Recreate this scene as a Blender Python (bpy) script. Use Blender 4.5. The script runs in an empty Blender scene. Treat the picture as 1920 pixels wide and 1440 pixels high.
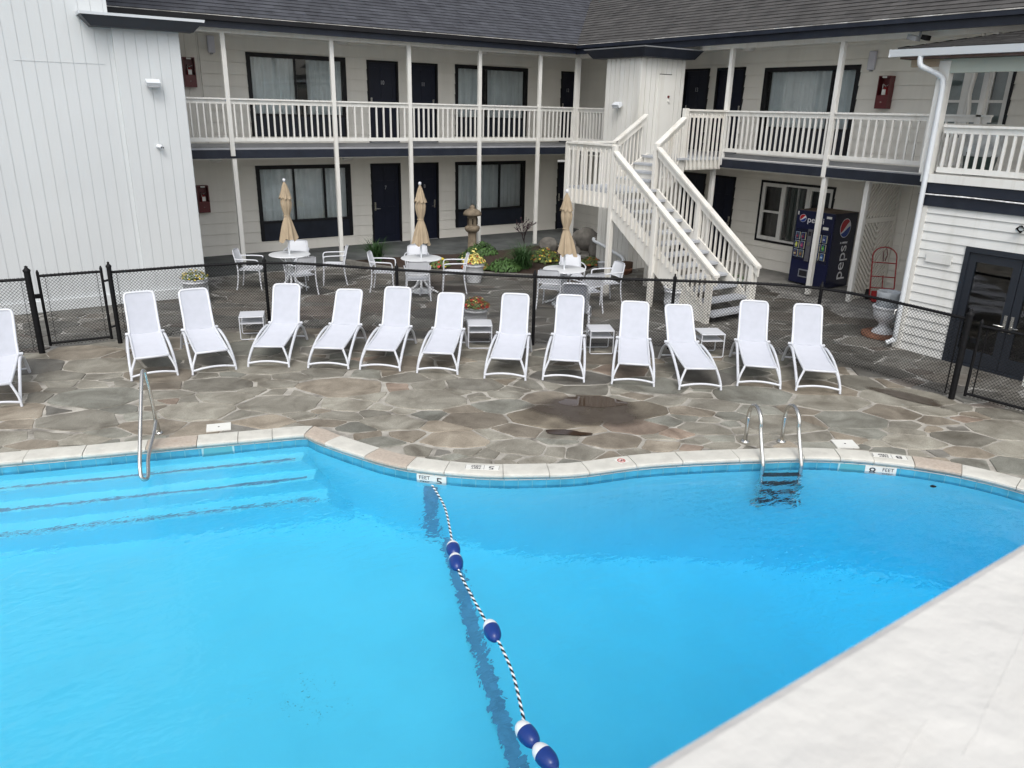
import bpy, bmesh, math, random
from math import sin, cos, tan, pi, radians, sqrt, atan2, hypot
from mathutils import Vector, Matrix
random.seed(7)
S = bpy.context.scene
COL = S.collection
# ------------------------------------------------------------------ camera, sky, sun, exposure
CAMH = 3.75
cd = bpy.data.cameras.new("camera"); cam = bpy.data.objects.new("camera", cd); COL.objects.link(cam); S.camera = cam
cd.sensor_width = 36; cd.lens = 1443/1920*36; cd.clip_start = 0.02; cd.clip_end = 500
_p, _r, _y = radians(19.6), radians(1.35), radians(-34.5)
_F = Vector((0, cos(_p), -sin(_p))); _R0 = Vector((1, 0, 0)); _U0 = Vector((0, sin(_p), cos(_p)))
_R = _R0*cos(_r)+_U0*sin(_r); _U = -_R0*sin(_r)+_U0*cos(_r)
_M = Matrix.Rotation(_y, 3, 'Z'); _R, _U, _F = _M@_R, _M@_U, _M@_F
cam.matrix_world = Matrix(((_R.x, _U.x, -_F.x, 0), (_R.y, _U.y, -_F.y, 0), (_R.z, _U.z, -_F.z, CAMH), (0, 0, 0, 1)))
cd.dof.use_dof = True; cd.dof.focus_distance = 14.0; cd.dof.aperture_fstop = 11.0

SUN_EL, SUN_AZ, SUN_E, SKY_E, EXPO = 52, 235, 0.48, 0.15, 0.72   # azimuth: direction the light comes from, degrees from +X
wld = bpy.data.worlds.new("World"); S.world = wld; wld.use_nodes = True
nt = wld.node_tree; bg = nt.nodes["Background"]
sky = nt.nodes.new("ShaderNodeTexSky"); sky.sky_type = 'NISHITA'; sky.sun_disc = False
sky.sun_elevation = radians(SUN_EL); sky.sun_rotation = radians(90-SUN_AZ); sky.dust_density = 4.0; sky.air_density = 1.2
bw = nt.nodes.new("ShaderNodeRGBToBW"); mx = nt.nodes.new("ShaderNodeMix"); mx.data_type = 'RGBA'
nt.links.new(sky.outputs[0], bw.inputs[0]); mx.inputs[0].default_value = 0.72
nt.links.new(sky.outputs[0], mx.inputs[6]); nt.links.new(bw.outputs[0], mx.inputs[7])
nt.links.new(mx.outputs[2], bg.inputs[0]); bg.inputs[1].default_value = SKY_E
ld = bpy.data.lights.new("sun", 'SUN'); lo = bpy.data.objects.new("sun", ld); COL.objects.link(lo)
ld.energy = SUN_E; ld.angle = radians(16); ld.color = (1, .97, .92)
_a, _e = radians(SUN_AZ), radians(SUN_EL)
lo.rotation_euler = Vector((-cos(_a)*cos(_e), -sin(_a)*cos(_e), -sin(_e))).to_track_quat('-Z', 'Y').to_euler()
S.view_settings.view_transform = 'Standard'; S.view_settings.look = 'None'; S.view_settings.gamma = 1
S.view_settings.exposure = EXPO
S.cycles.max_bounces = 10; S.cycles.transmission_bounces = 8; S.cycles.transparent_max_bounces = 24

# ------------------------------------------------------------------ materials
MATS = {}
def mat(name, col, rough=.6, metal=0, var=.06, vs=3., bump=0., bs=60., spec=.5, dirt=None, dirts=1.2, dirta=.5, streak=False):
    """painted / plain surface with noise variation, optional dirt colour patches and bump"""
    if name in MATS: return MATS[name]
    m = bpy.data.materials.new(name); m.use_nodes = True; MATS[name] = m
    n = m.node_tree.nodes; l = m.node_tree.links; b = n["Principled BSDF"]
    b.inputs["Roughness"].default_value = rough; b.inputs["Metallic"].default_value = metal
    b.inputs["Specular IOR Level"].default_value = spec
    tc = n.new("ShaderNodeTexCoord")
    nz = n.new("ShaderNodeTexNoise"); nz.inputs["Scale"].default_value = vs; nz.inputs["Detail"].default_value = 5
    l.new(tc.outputs["Object"], nz.inputs["Vector"])
    rp = n.new("ShaderNodeValToRGB"); rp.color_ramp.elements[0].position = .3; rp.color_ramp.elements[1].position = .7
    c = col
    rp.color_ramp.elements[0].color = tuple(max(0, x*(1-var)) for x in c)+(1,)
    rp.color_ramp.elements[1].color = tuple(min(1, x*(1+var)) for x in c)+(1,)
    l.new(nz.outputs["Fac"], rp.inputs["Fac"]); out = rp.outputs["Color"]
    if dirt:
        n2 = n.new("ShaderNodeTexNoise"); n2.inputs["Scale"].default_value = dirts; n2.inputs["Detail"].default_value = 8; n2.inputs["Roughness"].default_value = .65
        if streak:
            mp = n.new("ShaderNodeMapping"); mp.inputs["Scale"].default_value = (2.2, 2.2, .16); l.new(tc.outputs["Object"], mp.inputs[0]); l.new(mp.outputs[0], n2.inputs["Vector"])
        else: l.new(tc.outputs["Object"], n2.inputs["Vector"])
        r2 = n.new("ShaderNodeValToRGB"); r2.color_ramp.elements[0].position = .5; r2.color_ramp.elements[1].position = .75
        r2.color_ramp.elements[1].color = (dirta,)*3+(1,)
        l.new(n2.outputs["Fac"], r2.inputs["Fac"])
        mx = n.new("ShaderNodeMix"); mx.data_type = 'RGBA'; l.new(r2.outputs["Color"], mx.inputs[0]); l.new(out, mx.inputs[6]); mx.inputs[7].default_value = tuple(dirt)+(1,)
        out = mx.outputs[2]
    l.new(out, b.inputs["Base Color"])
    if bump:
        n3 = n.new("ShaderNodeTexNoise"); n3.inputs["Scale"].default_value = bs; n3.inputs["Detail"].default_value = 4; l.new(tc.outputs["Object"], n3.inputs["Vector"])
        bp = n.new("ShaderNodeBump"); bp.inputs["Strength"].default_value = bump; bp.inputs["Distance"].default_value = .01
        l.new(n3.outputs["Fac"], bp.inputs["Height"]); l.new(bp.outputs[0], b.inputs["Normal"])
    return m
cream = mat("cream_siding_paint", (.79, .765, .70), .6, var=.04, vs=1.3, bump=.15, bs=25, dirt=(.50, .48, .41), dirts=.9, dirta=.22, streak=True)
white = mat("white_trim_paint", (.70, .695, .665), .45, var=.03, vs=4, bump=.1, dirt=(.50, .48, .42), dirts=3, dirta=.55, streak=True)
blockm = mat("white_wall_paint", (.555, .58, .592), .5, var=.03, vs=.7, bump=.12, bs=30, dirt=(.58, .60, .60), dirts=.6, dirta=.35, streak=True)
annexm = mat("white_clapboard_paint", (.66, .665, .65), .5, var=.03, vs=2, bump=.1, dirt=(.46, .46, .41), dirts=2.2, dirta=.5, streak=True)
navy = mat("navy_paint", (.012, .016, .027), .45, var=.2, vs=3, dirt=(.035, .04, .05), dirts=5, dirta=.35, spec=.35)
navyd = mat("navy_door_paint", (.007, .010, .024), .42, var=.15, vs=3, spec=.35)
black = mat("black_trim_paint", (.008, .008, .010), .5, var=.2, spec=.3)
deckg = mat("grey_deck_paint", (.30, .31, .33), .6, var=.1, vs=5, bump=.2, dirt=(.2, .2, .2), dirts=4)
concr = mat("concrete_grey", (.20, .195, .18), .85, var=.2, vs=4, bump=.4, bs=40, dirt=(.1, .1, .09), dirts=2)
plastic = mat("white_plastic", (.59, .61, .65), .38, var=.015, vs=5, dirt=(.66, .67, .68), dirts=9, dirta=.35)
slingm = mat("white_sling_fabric", (.565, .585, .645), .75, var=.03, vs=8, bump=.3, bs=400)
slingb = mat("shaded_sling_back", (.44, .46, .515), .75, var=.04, vs=8, bump=.3, bs=400)  # same white fabric, with the upright back's shade put into its colour
steel = mat("stainless_steel", (.62, .61, .58), .22, metal=1, var=.08, vs=15)
blackm = mat("black_coated_metal", (.005, .005, .006), .6, var=.3, vs=20, spec=.22)
redm = mat("red_paint", (.30, .018, .02), .35, var=.12, vs=6)
redd = mat("dark_red_paint", (.11, .014, .016), .35, var=.12, vs=6)
tan_ = mat("tan_umbrella_canvas", (.36, .285, .195), .85, var=.08, vs=6, bump=.3, bs=90)
alu = mat("white_metal_gutter", (.62, .65, .68), .3, var=.03)
stonel = mat("weathered_stone", (.17, .135, .095), .9, var=.3, vs=9, bump=.8, bs=35, dirt=(.08, .08, .055), dirts=6)
rockm = mat("grey_boulder", (.12, .112, .10), .9, var=.35, vs=5, bump=.9, bs=18, dirt=(.09, .09, .08), dirts=3)
mulch = mat("dark_mulch", (.035, .020, .013), .95, var=.5, vs=30, bump=1, bs=70)
soil = mat("potting_soil", (.03, .018, .012), .95, var=.4, vs=30)
terra = mat("brown_clay", (.19, .085, .05), .8, var=.15, vs=8)
leafm = mat("green_leaves", (.045, .10, .022), .6, var=.45, vs=14)
leafd = mat("dark_green_blades", (.030, .078, .020), .55, var=.4, vs=9)
leafy = mat("yellow_green_leaves", (.09, .13, .03), .6, var=.4, vs=14)
yel = mat("yellow_petals", (.55, .42, .05), .6, var=.2, vs=30)
yel2 = mat("pale_yellow_petals", (.75, .66, .22), .6, var=.15, vs=30)
orangem = mat("orange_petals", (.34, .10, .03), .6, var=.3, vs=30)
redp = mat("red_petals", (.38, .03, .02), .6, var=.3, vs=30)
twig = mat("dark_twigs", (.03, .018, .02), .8)
darkin = mat("dark_interior", (.02, .021, .024), .8)
greyp = mat("grey_plastic", (.26, .27, .28), .5)
bluef = mat("blue_float_plastic", (.006, .035, .20), .3, var=.05)
whitef = mat("white_float_plastic", (.82, .83, .84), .3, var=.02)
machine = mat("blue_machine_enamel", (.005, .008, .042), .3, var=.1)
machined = mat("dark_machine_enamel", (.006, .008, .03), .25, var=.1)
logob = mat("logo_blue", (.01, .05, .28), .3)
logor = mat("logo_red", (.42, .012, .02), .3)
logow = mat("logo_white", (.78, .78, .8), .4)
copw = mat("white_coping_stone", (.55, .54, .49), .8, var=.08, vs=6, bump=.5, bs=60, dirt=(.36, .35, .31), dirts=5, dirta=.5)
copp = mat("peach_coping_stone", (.43, .37, .31), .85, var=.12, vs=30, bump=.6, bs=90, dirt=(.36, .28, .22), dirts=6, dirta=.5)
mortar = mat("pale_mortar", (.36, .34, .30), .9, var=.3, vs=4, bump=.7, bs=35, dirt=(.045, .036, .026), dirts=2.4, dirta=1.0)
mortard = mat("grey_mortar", (.24, .235, .22), .9, var=.5, vs=3, bump=.7, bs=35, dirt=(.50, .49, .46), dirts=1.1, dirta=1)
tilep = mat("blue_pool_tile", (.06, .32, .47), .2, var=.2, vs=6)
grout = mat("pale_tile_grout", (.10, .34, .44), .6)
stripm = mat("dark_blue_tile_strip", (.17, .33, .48), .3, var=.2, vs=10)
signw = mat("white_marker_tile", (.70, .70, .66), .4, var=.05)
inkb = mat("black_lettering", (.015, .015, .02), .5)
inkr = mat("red_lettering", (.4, .05, .04), .5)
capm = mat("weathered_white_rail_paint", (.60, .59, .56), .5, var=.035, vs=9, bump=.55, bs=20, dirt=(.52, .50, .465), dirts=16, dirta=.5)
bagm = mat("clear_grey_bag", (.34, .36, .37), .3, var=.3, vs=9, bump=1, bs=9)
bagl = mat("pale_grey_bin_liner", (.38, .41, .44), .4, var=.15, vs=9, bump=1, bs=12)
bing = mat("dark_green_bin", (.012, .03, .026), .5)
slate = mat("dark_slate_walkway", (.075, .082, .082), .75, var=.35, vs=2.2, bump=.4, bs=12, dirt=(.15, .16, .155), dirts=1.3, dirta=.6)

def glass_mat():
    m = bpy.data.materials.new("window_glass"); m.use_nodes = True; n = m.node_tree.nodes; l = m.node_tree.links; n.clear()
    o = n.new("ShaderNodeOutputMaterial"); t = n.new("ShaderNodeBsdfTransparent"); t.inputs[0].default_value = (.95, .98, .98, 1)
    g = n.new("ShaderNodeBsdfGlossy"); g.inputs["Roughness"].default_value = .02; f = n.new("ShaderNodeFresnel"); f.inputs[0].default_value = 1.9
    x = n.new("ShaderNodeMixShader"); l.new(f.outputs[0], x.inputs[0]); l.new(t.outputs[0], x.inputs[1]); l.new(g.outputs[0], x.inputs[2]); l.new(x.outputs[0], o.inputs[0])
    return m
glass = glass_mat()
def curtain_mat():
    m = mat("pale_curtain", (.78, .82, .83), .8, var=.06, vs=3); return m
curtm = curtain_mat()

def stone_mat(name, rough):
    m = bpy.data.materials.new(name); m.use_nodes = True; n = m.node_tree.nodes; l = m.node_tree.links; b = n["Principled BSDF"]
    at = n.new("ShaderNodeAttribute"); at.attribute_name = "tone"; tc = n.new("ShaderNodeTexCoord")
    nz = n.new("ShaderNodeTexNoise"); nz.inputs["Scale"].default_value = 2.3; nz.inputs["Detail"].default_value = 9; nz.inputs["Roughness"].default_value = .62; nz.inputs["Distortion"].default_value = .6
    l.new(tc.outputs["Object"], nz.inputs["Vector"])
    rp = n.new("ShaderNodeValToRGB"); rp.color_ramp.elements[0].position = .28; rp.color_ramp.elements[1].position = .74
    rp.color_ramp.elements[0].color = (.44, .40, .35, 1); rp.color_ramp.elements[1].color = (1.38, 1.37, 1.33, 1)
    l.new(nz.outputs["Fac"], rp.inputs[0])
    mu = n.new("ShaderNodeMix"); mu.data_type = 'RGBA'; mu.blend_type = 'MULTIPLY'; mu.inputs[0].default_value = 1
    l.new(at.outputs["Color"], mu.inputs[6]); l.new(rp.outputs[0], mu.inputs[7])
    n2 = n.new("ShaderNodeTexNoise"); n2.inputs["Scale"].default_value = 60; n2.inputs["Detail"].default_value = 3; l.new(tc.outputs["Object"], n2.inputs["Vector"])
    r2 = n.new("ShaderNodeValToRGB"); r2.color_ramp.elements[0].position = .3; r2.color_ramp.elements[0].color = (.8, .8, .8, 1); r2.color_ramp.elements[1].position = .7; r2.color_ramp.elements[1].color = (1.12, 1.12, 1.12, 1)
    l.new(n2.outputs["Fac"], r2.inputs[0]); m2 = n.new("ShaderNodeMix"); m2.data_type = 'RGBA'; m2.blend_type = 'MULTIPLY'; m2.inputs[0].default_value = 1
    l.new(mu.outputs[2], m2.inputs[6]); l.new(r2.outputs[0], m2.inputs[7]); l.new(m2.outputs[2], b.inputs["Base Color"])
    b.inputs["Roughness"].default_value = rough
    bp = n.new("ShaderNodeBump"); bp.inputs["Strength"].default_value = .5; bp.inputs["Distance"].default_value = .02
    l.new(nz.outputs["Fac"], bp.inputs["Height"]); l.new(bp.outputs[0], b.inputs["Normal"])
    return m
stonem = stone_mat("flagstone", .62)

def shingle_mat(name, c1, c2, axis):
    m = bpy.data.materials.new(name); m.use_nodes = True; n = m.node_tree.nodes; l = m.node_tree.links; b = n["Principled BSDF"]
    at = n.new("ShaderNodeAttribute"); at.attribute_name = "tone"; tc = n.new("ShaderNodeTexCoord")
    nz = n.new("ShaderNodeTexNoise"); nz.inputs["Scale"].default_value = 3; nz.inputs["Detail"].default_value = 8; l.new(tc.outputs["Object"], nz.inputs["Vector"])
    rp = n.new("ShaderNodeValToRGB"); rp.color_ramp.elements[0].position = .3; rp.color_ramp.elements[1].position = .7
    rp.color_ramp.elements[0].color = c1+(1,); rp.color_ramp.elements[1].color = c2+(1,); l.new(nz.outputs["Fac"], rp.inputs[0])
    mu = n.new("ShaderNodeMix"); mu.data_type = 'RGBA'; mu.blend_type = 'MULTIPLY'; mu.inputs[0].default_value = 1
    l.new(rp.outputs[0], mu.inputs[6]); l.new(at.outputs["Color"], mu.inputs[7]); l.new(mu.outputs[2], b.inputs["Base Color"]); b.inputs["Roughness"].default_value = .85
    n2 = n.new("ShaderNodeTexNoise"); n2.inputs["Scale"].default_value = 150; l.new(tc.outputs["Object"], n2.inputs["Vector"])
    bp = n.new("ShaderNodeBump"); bp.inputs["Strength"].default_value = .4; bp.inputs["Distance"].default_value = .005; l.new(n2.outputs["Fac"], bp.inputs["Height"]); l.new(bp.outputs[0], b.inputs["Normal"])
    return m
shingb = shingle_mat("blue_grey_shingles", (.036, .038, .047), (.062, .066, .078), 0)
shingg = shingle_mat("brown_grey_shingles", (.042, .040, .039), (.074, .071, .068), 1)

def basin_mat():
    m = mat("pool_plaster", (.20, .79, .97), .7, var=.03, vs=1.2, dirt=(.16, .74, .94), dirts=.8, dirta=.5); return m
basin = basin_mat()
def water_mat():
    m = bpy.data.materials.new("pool_water"); m.use_nodes = True; n = m.node_tree.nodes; l = m.node_tree.links; n.clear()
    o = n.new("ShaderNodeOutputMaterial"); g = n.new("ShaderNodeBsdfGlass"); g.inputs["IOR"].default_value = 1.33; g.inputs["Roughness"].default_value = 0
    g.inputs["Color"].default_value = (1, 1, 1, 1)
    tc = n.new("ShaderNodeTexCoord"); mp = n.new("ShaderNodeMapping"); mp.inputs["Rotation"].default_value = (0, 0, radians(20)); mp.inputs["Scale"].default_value = (1, 1.7, 1)
    l.new(tc.outputs["Object"], mp.inputs[0])
    a = n.new("ShaderNodeTexNoise"); a.inputs["Scale"].default_value = 7.5; a.inputs["Detail"].default_value = 2.5; a.inputs["Distortion"].default_value = .4
    b = n.new("ShaderNodeTexNoise"); b.inputs["Scale"].default_value = 1.6; b.inputs["Detail"].default_value = 1
    c = n.new("ShaderNodeTexNoise"); c.inputs["Scale"].default_value = .35; c.inputs["Detail"].default_value = 2
    for x in (a, b, c): l.new(mp.outputs[0], x.inputs["Vector"])
    rc = n.new("ShaderNodeMapRange"); rc.inputs[1].default_value = .35; rc.inputs[2].default_value = .65; rc.inputs[3].default_value = .12; rc.inputs[4].default_value = 1.3; l.new(c.outputs["Fac"], rc.inputs[0])
    m1 = n.new("ShaderNodeMath"); m1.operation = 'MULTIPLY'; l.new(a.outputs["Fac"], m1.inputs[0]); l.new(rc.outputs[0], m1.inputs[1])
    m2 = n.new("ShaderNodeMath"); m2.operation = 'MULTIPLY_ADD'; l.new(b.outputs["Fac"], m2.inputs[0]); m2.inputs[1].default_value = 1.2; l.new(m1.outputs[0], m2.inputs[2])
    bp = n.new("ShaderNodeBump"); bp.inputs["Strength"].default_value = 1; bp.inputs["Distance"].default_value = .014; l.new(m2.outputs[0], bp.inputs["Height"]); l.new(bp.outputs[0], g.inputs["Normal"])
    l.new(g.outputs[0], o.inputs[0])
    v = n.new("ShaderNodeVolumeAbsorption"); v.inputs[0].default_value = (.035, .84, .99, 1); v.inputs[1].default_value = .245; l.new(v.outputs[0], o.inputs[1])
    return m
water = water_mat()
def puddle_mat():
    m = bpy.data.materials.new("puddle_water"); m.use_nodes = True; b = m.node_tree.nodes["Principled BSDF"]
    b.inputs["Base Color"].default_value = (.045, .028, .018, 1); b.inputs["Roughness"].default_value = .05; b.inputs["Specular IOR Level"].default_value = .32; return m
puddlem = puddle_mat()

# ------------------------------------------------------------------ mesh building
class MB:
    def __init__(s): s.v = []; s.f = []; s.m = []; s.sm = []; s.mats = []; s.tone = None
    def mi(s, m):
        if m is None: return 0
        if m not in s.mats: s.mats.append(m)
        return s.mats.index(m)
    def add(s, vs, fs, m=None, smooth=False):
        o = len(s.v); s.v += [tuple(p) for p in vs]; k = s.mi(m)
        for f in fs: s.f.append([o+i for i in f]); s.m.append(k); s.sm.append(smooth)
        return s
    def box(s, x0, x1, y0, y1, z0, z1, m=None):
        x0, x1 = sorted((x0, x1)); y0, y1 = sorted((y0, y1)); z0, z1 = sorted((z0, z1))
        return s.add([(x, y, z) for z in (z0, z1) for y in (y0, y1) for x in (x0, x1)], [(0, 2, 3, 1), (4, 5, 7, 6), (0, 1, 5, 4), (2, 6, 7, 3), (0, 4, 6, 2), (1, 3, 7, 5)], m)
    def mbox(s, M, a0, a1, d0, d1, z0, z1, m=None):
        p, q = M(a0, d0, z0), M(a1, d1, z1); return s.box(p[0], q[0], p[1], q[1], p[2], q[2], m)
    def beam(s, a, b, w, h, m=None, up=(0, 0, 1), off=(0, 0)):
        """box along a->b, w across, h along 'up' """
        a, b = Vector(a), Vector(b); d = (b-a).normalized(); u = Vector(up); r = d.cross(u)
        if r.length < 1e-6: u = Vector((1, 0, 0)); r = d.cross(u)
        r.normalize(); u = r.cross(d).normalized()
        vs = []
        for p in (a, b):
            for i, j in ((-1, -1), (1, -1), (1, 1), (-1, 1)): vs.append(p+r*(i*w/2+off[0])+u*(j*h/2+off[1]))
        return s.add(vs, [(0, 1, 2, 3), (7, 6, 5, 4), (0, 4, 5, 1), (1, 5, 6, 2), (2, 6, 7, 3), (3, 7, 4, 0)], m)
    def vbeam(s, a, b, w, h, m=None):
        """sloping board whose ends are cut plumb: a,b are centre of the TOP edge; h is vertical height, w across"""
        a, b = Vector(a), Vector(b); d = Vector((b.x-a.x, b.y-a.y, 0)).normalized(); r = Vector((d.y, -d.x, 0))
        vs = []
        for p in (a, b):
            for i, z in ((-1, -h), (1, -h), (1, 0), (-1, 0)): vs.append(p+r*(i*w/2)+Vector((0, 0, z)))
        return s.add(vs, [(0, 1, 2, 3), (7, 6, 5, 4), (0, 4, 5, 1), (1, 5, 6, 2), (2, 6, 7, 3), (3, 7, 4, 0)], m)
    def tube(s, pts, r, m=None, n=8, closed=False, cap=True, smooth=True):
        P = [Vector(p) for p in pts]; k = len(P); rs = r if isinstance(r, (list, tuple)) else [r]*k
        vs = []; prev = None
        for i in range(k):
            if closed: t = (P[(i+1) % k]-P[i-1])
            else: t = P[min(i+1, k-1)]-P[max(i-1, 0)]
            t.normalize()
            if prev is None:
                u = t.orthogonal().normalized() if abs(t.z) > .9 else Vector((0, 0, 1)).cross(t).normalized()
            else:
                u = (prev-t*prev.dot(t)); u = u.normalized() if u.length > 1e-6 else t.orthogonal().normalized()
            prev = u; w = t.cross(u)
            for j in range(n):
                a = 2*pi*(j+.5)/n; vs.append(P[i]+u*(cos(a)*rs[i])+w*(sin(a)*rs[i]))
        fs = []
        for i in range(k if closed else k-1):
            for j in range(n):
                a, b = i*n+j, i*n+(j+1) % n; c, d = ((i+1) % k)*n+(j+1) % n, ((i+1) % k)*n+j; fs.append((a, b, c, d))
        s.add(vs, fs, m, smooth)
        if cap and not closed: s.add([vs[i] for i in range(n)], [tuple(reversed(range(n)))], m); s.add([vs[(k-1)*n+i] for i in range(n)], [tuple(range(n))], m)
        return s
    def lathe(s, prof, c=(0, 0, 0), m=None, n=24, smooth=True, fn=None):
        vs = []; k = len(prof)
        for r, z in prof:
            for j in range(n):
                a = 2*pi*j/n; q = fn(a, z) if fn else 1; vs.append((c[0]+cos(a)*r*q, c[1]+sin(a)*r*q, c[2]+z))
        fs = [(i*n+j, i*n+(j+1) % n, (i+1)*n+(j+1) % n, (i+1)*n+j) for i in range(k-1) for j in range(n)]
        s.add(vs, fs, m, smooth)
        if prof[0][0] > 1e-4: s.add(vs[:n], [tuple(reversed(range(n)))], m)
        if prof[-1][0] > 1e-4: s.add(vs[-n:], [tuple(range(n))], m)
        return s
    def prism(s, pts, z0, z1, m=None):
        n = len(pts); vs = [(p[0], p[1], z0) for p in pts]+[(p[0], p[1], z1) for p in pts]
        return s.add(vs, [tuple(reversed(range(n))), tuple(range(n, 2*n))]+[(i, (i+1) % n, n+(i+1) % n, n+i) for i in range(n)], m)
    def build(s, name, m=None, parent=None, world=True, bevel=0, label=None):
        off = Vector((0, 0, 0))
        if world:
            q = parent
            while q is not None: off += q.location; q = q.parent
        me = bpy.data.meshes.new(name)
        me.from_pydata([(v[0]-off.x, v[1]-off.y, v[2]-off.z) for v in s.v], [], s.f)
        if s.mats: 
            for x in s.mats: me.materials.append(x)
            me.polygons.foreach_set("material_index", s.m)
        elif m is not None: me.materials.append(m)
        me.polygons.foreach_set("use_smooth", s.sm)
        if s.tone is not None:
            a = me.color_attributes.new("tone", 'FLOAT_COLOR', 'POINT')
            buf = []
            for t in s.tone: buf += [t[0], t[1], t[2], 1]
            a.data.foreach_set("color", buf)
        me.validate(); me.update()
        o = bpy.data.objects.new(name, me); COL.objects.link(o)
        if parent is not None: o.parent = parent
        if label: o["label"] = label
        if bevel:
            b = o.modifiers.new("bevel", 'BEVEL'); b.width = bevel; b.segments = 2; b.limit_method = 'ANGLE'; b.angle_limit = radians(50)
        return o
def tag(o, label=None, cat=None, group=None, kind=None):
    if label: o["label"] = label
    if cat: o["category"] = cat
    if group: o["group"] = group
    if kind: o["kind"] = kind
    return o
def thing(name, label, cat, loc=(0, 0, 0), rz=0, group=None):
    o = bpy.data.objects.new(name, None); COL.objects.link(o); o.location = loc; o.rotation_euler = (0, 0, rz); o.empty_display_size = .1
    return tag(o, label, cat, group)
def copy_tree(o, parent=None):
    c = o.copy(); COL.objects.link(c)
    if parent is not None: c.parent = parent
    for ch in [x for x in o.children]: copy_tree(ch, c)
    return c
def struct(o): o["kind"] = "structure"; return o
def text_obj(name, s, size, m, M4, parent=None, ext=.003, align='CENTER', sx=1.0):
    cu = bpy.data.curves.new("txt", 'FONT'); cu.body = s; cu.size = size; cu.extrude = ext; cu.align_x = align; cu.align_y = 'CENTER'
    t = bpy.data.objects.new("txt", cu); COL.objects.link(t)
    dg = bpy.context.evaluated_depsgraph_get(); dg.update()
    me = bpy.data.meshes.new_from_object(t.evaluated_get(dg)); bpy.data.objects.remove(t); bpy.data.curves.remove(cu)
    off = Vector((0, 0, 0)); q = parent
    while q is not None: off += q.location; q = q.parent
    me.transform(Matrix.Translation(-off) @ M4 @ Matrix.Diagonal((sx, 1, 1, 1)))
    me.materials.clear(); me.materials.append(m); me.name = name
    o = bpy.data.objects.new(name, me); COL.objects.link(o)
    if parent is not None: o.parent = parent
    return o
def frame4(o, x, y, z=None):
    x = Vector(x).normalized(); y = Vector(y).normalized(); z = x.cross(y) if z is None else Vector(z)
    return Matrix(((x.x, y.x, z.x, o[0]), (x.y, y.y, z.y, o[1]), (x.z, y.z, z.z, o[2]), (0, 0, 0, 1)))
def catmull(P, n=8, closed=False):
    out = []; k = len(P)
    rng = range(k) if closed else range(k-1)
    for i in rng:
        p0, p1, p2, p3 = (P[(i-1) % k], P[i], P[(i+1) % k], P[(i+2) % k]) if closed else (P[max(i-1, 0)], P[i], P[i+1], P[min(i+2, k-1)])
        for j in range(n):
            t = j/n; out.append(tuple(.5*((2*b)+(c-a)*t+(2*a-5*b+4*c-d)*t*t+(-a+3*b-3*c+d)*t**3) for a, b, c, d in zip(p0, p1, p2, p3)))
    if not closed: out.append(tuple(P[-1]))
    return out
def inside(p, poly):
    x, y = p[0], p[1]; r = False; n = len(poly); j = n-1
    for i in range(n):
        a, b = poly[i], poly[j]
        if (a[1] > y) != (b[1] > y) and x < (b[0]-a[0])*(y-a[1])/(b[1]-a[1])+a[0]: r = not r
        j = i
    return r
def nearest(p, poly):
    best = (1e9, None)
    n = len(poly)
    for i in range(n):
        a, b = poly[i], poly[(i+1) % n]; dx, dy = b[0]-a[0], b[1]-a[1]; L = dx*dx+dy*dy
        t = 0 if L < 1e-12 else max(0, min(1, ((p[0]-a[0])*dx+(p[1]-a[1])*dy)/L)); q = (a[0]+dx*t, a[1]+dy*t); d = hypot(q[0]-p[0], q[1]-p[1])
        if d < best[0]: best = (d, q)
    return best

# ------------------------------------------------------------------ layout constants (metres; X along the left wing, Y along the right wing)
YW, YP, XW, XP = 20.73, 18.70, 16.60, 14.91      # wall and post planes of the two wings
WZ = -.12                                        # water level
left_run = [(-5.2, 10.83), (-3.0, 10.17), (-.29, 9.385), (.48, 9.14), (1.06, 8.965), (1.55, 8.815), (2.01, 8.67), (2.42, 8.54), (2.74, 8.44)]
curve_run = catmull([(2.80, 8.40), (2.87, 8.13), (3.08, 7.62), (3.33, 7.12), (3.68, 6.70), (4.10, 6.34), (4.55, 6.07), (4.98, 5.86), (5.62, 5.68), (6.17, 5.46), (6.99, 5.06), (7.58, 4.74), (8.02, 4.38), (8.37, 4.01), (8.66, 3.56), (8.84, 3.02), (8.90, 2.4), (8.7, 1.7), (8.0, 1.1), (6.8, .7), (5.2, .6), (3.4, .75), (1.8, .95), (0., 1.1), (-2., 1.2), (-4., 1.6), (-5.6, 3.0), (-6.2, 5.5), (-6.1, 8.5), (-5.8, 10.2)], 5)
POOL = left_run+curve_run
def offset_poly(poly, d):
    n = len(poly); out = []
    for i in range(n):
        a, b, c = poly[i-1], poly[i], poly[(i+1) % n]
        n1 = Vector((b[1]-a[1], -(b[0]-a[0]))); n2 = Vector((c[1]-b[1], -(c[0]-b[0])))
        n1.normalize(); n2.normalize(); q = (n1+n2); L = q.length
        if L < 1e-6: out.append(b); continue
        q /= L; k = d/max(.5, q.dot(n1)); out.append((b[0]+q.x*k, b[1]+q.y*k))
    return out
_area = sum(POOL[i-1][0]*POOL[i][1]-POOL[i][0]*POOL[i-1][1] for i in range(len(POOL)))
SG = 1 if _area > 0 else -1
COPO = offset_poly(POOL, SG*.235); COPM = offset_poly(POOL, SG*.08)
BED = [(7.45, 18.3), (7.77, 17.45), (8.25, 16.6), (9.62, 15.45), (10.56, 14.60), (11.2, 14.25), (12.2, 14.42), (13.15, 15.3), (13.2, 16.4), (13.9, 17.2), (13.37, 18.2), (11.98, 17.95), (10.62, 18.02), (9.04, 18.3), (8.0, 18.4)]
WALKY = 18.25
FENCE = [(1.53, 13.62), (3.90, 13.30), (5.63, 11.70), (7.37, 10.13), (9.24, 8.80), (10.92, 7.22), (11.04, 4.97)]

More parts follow.
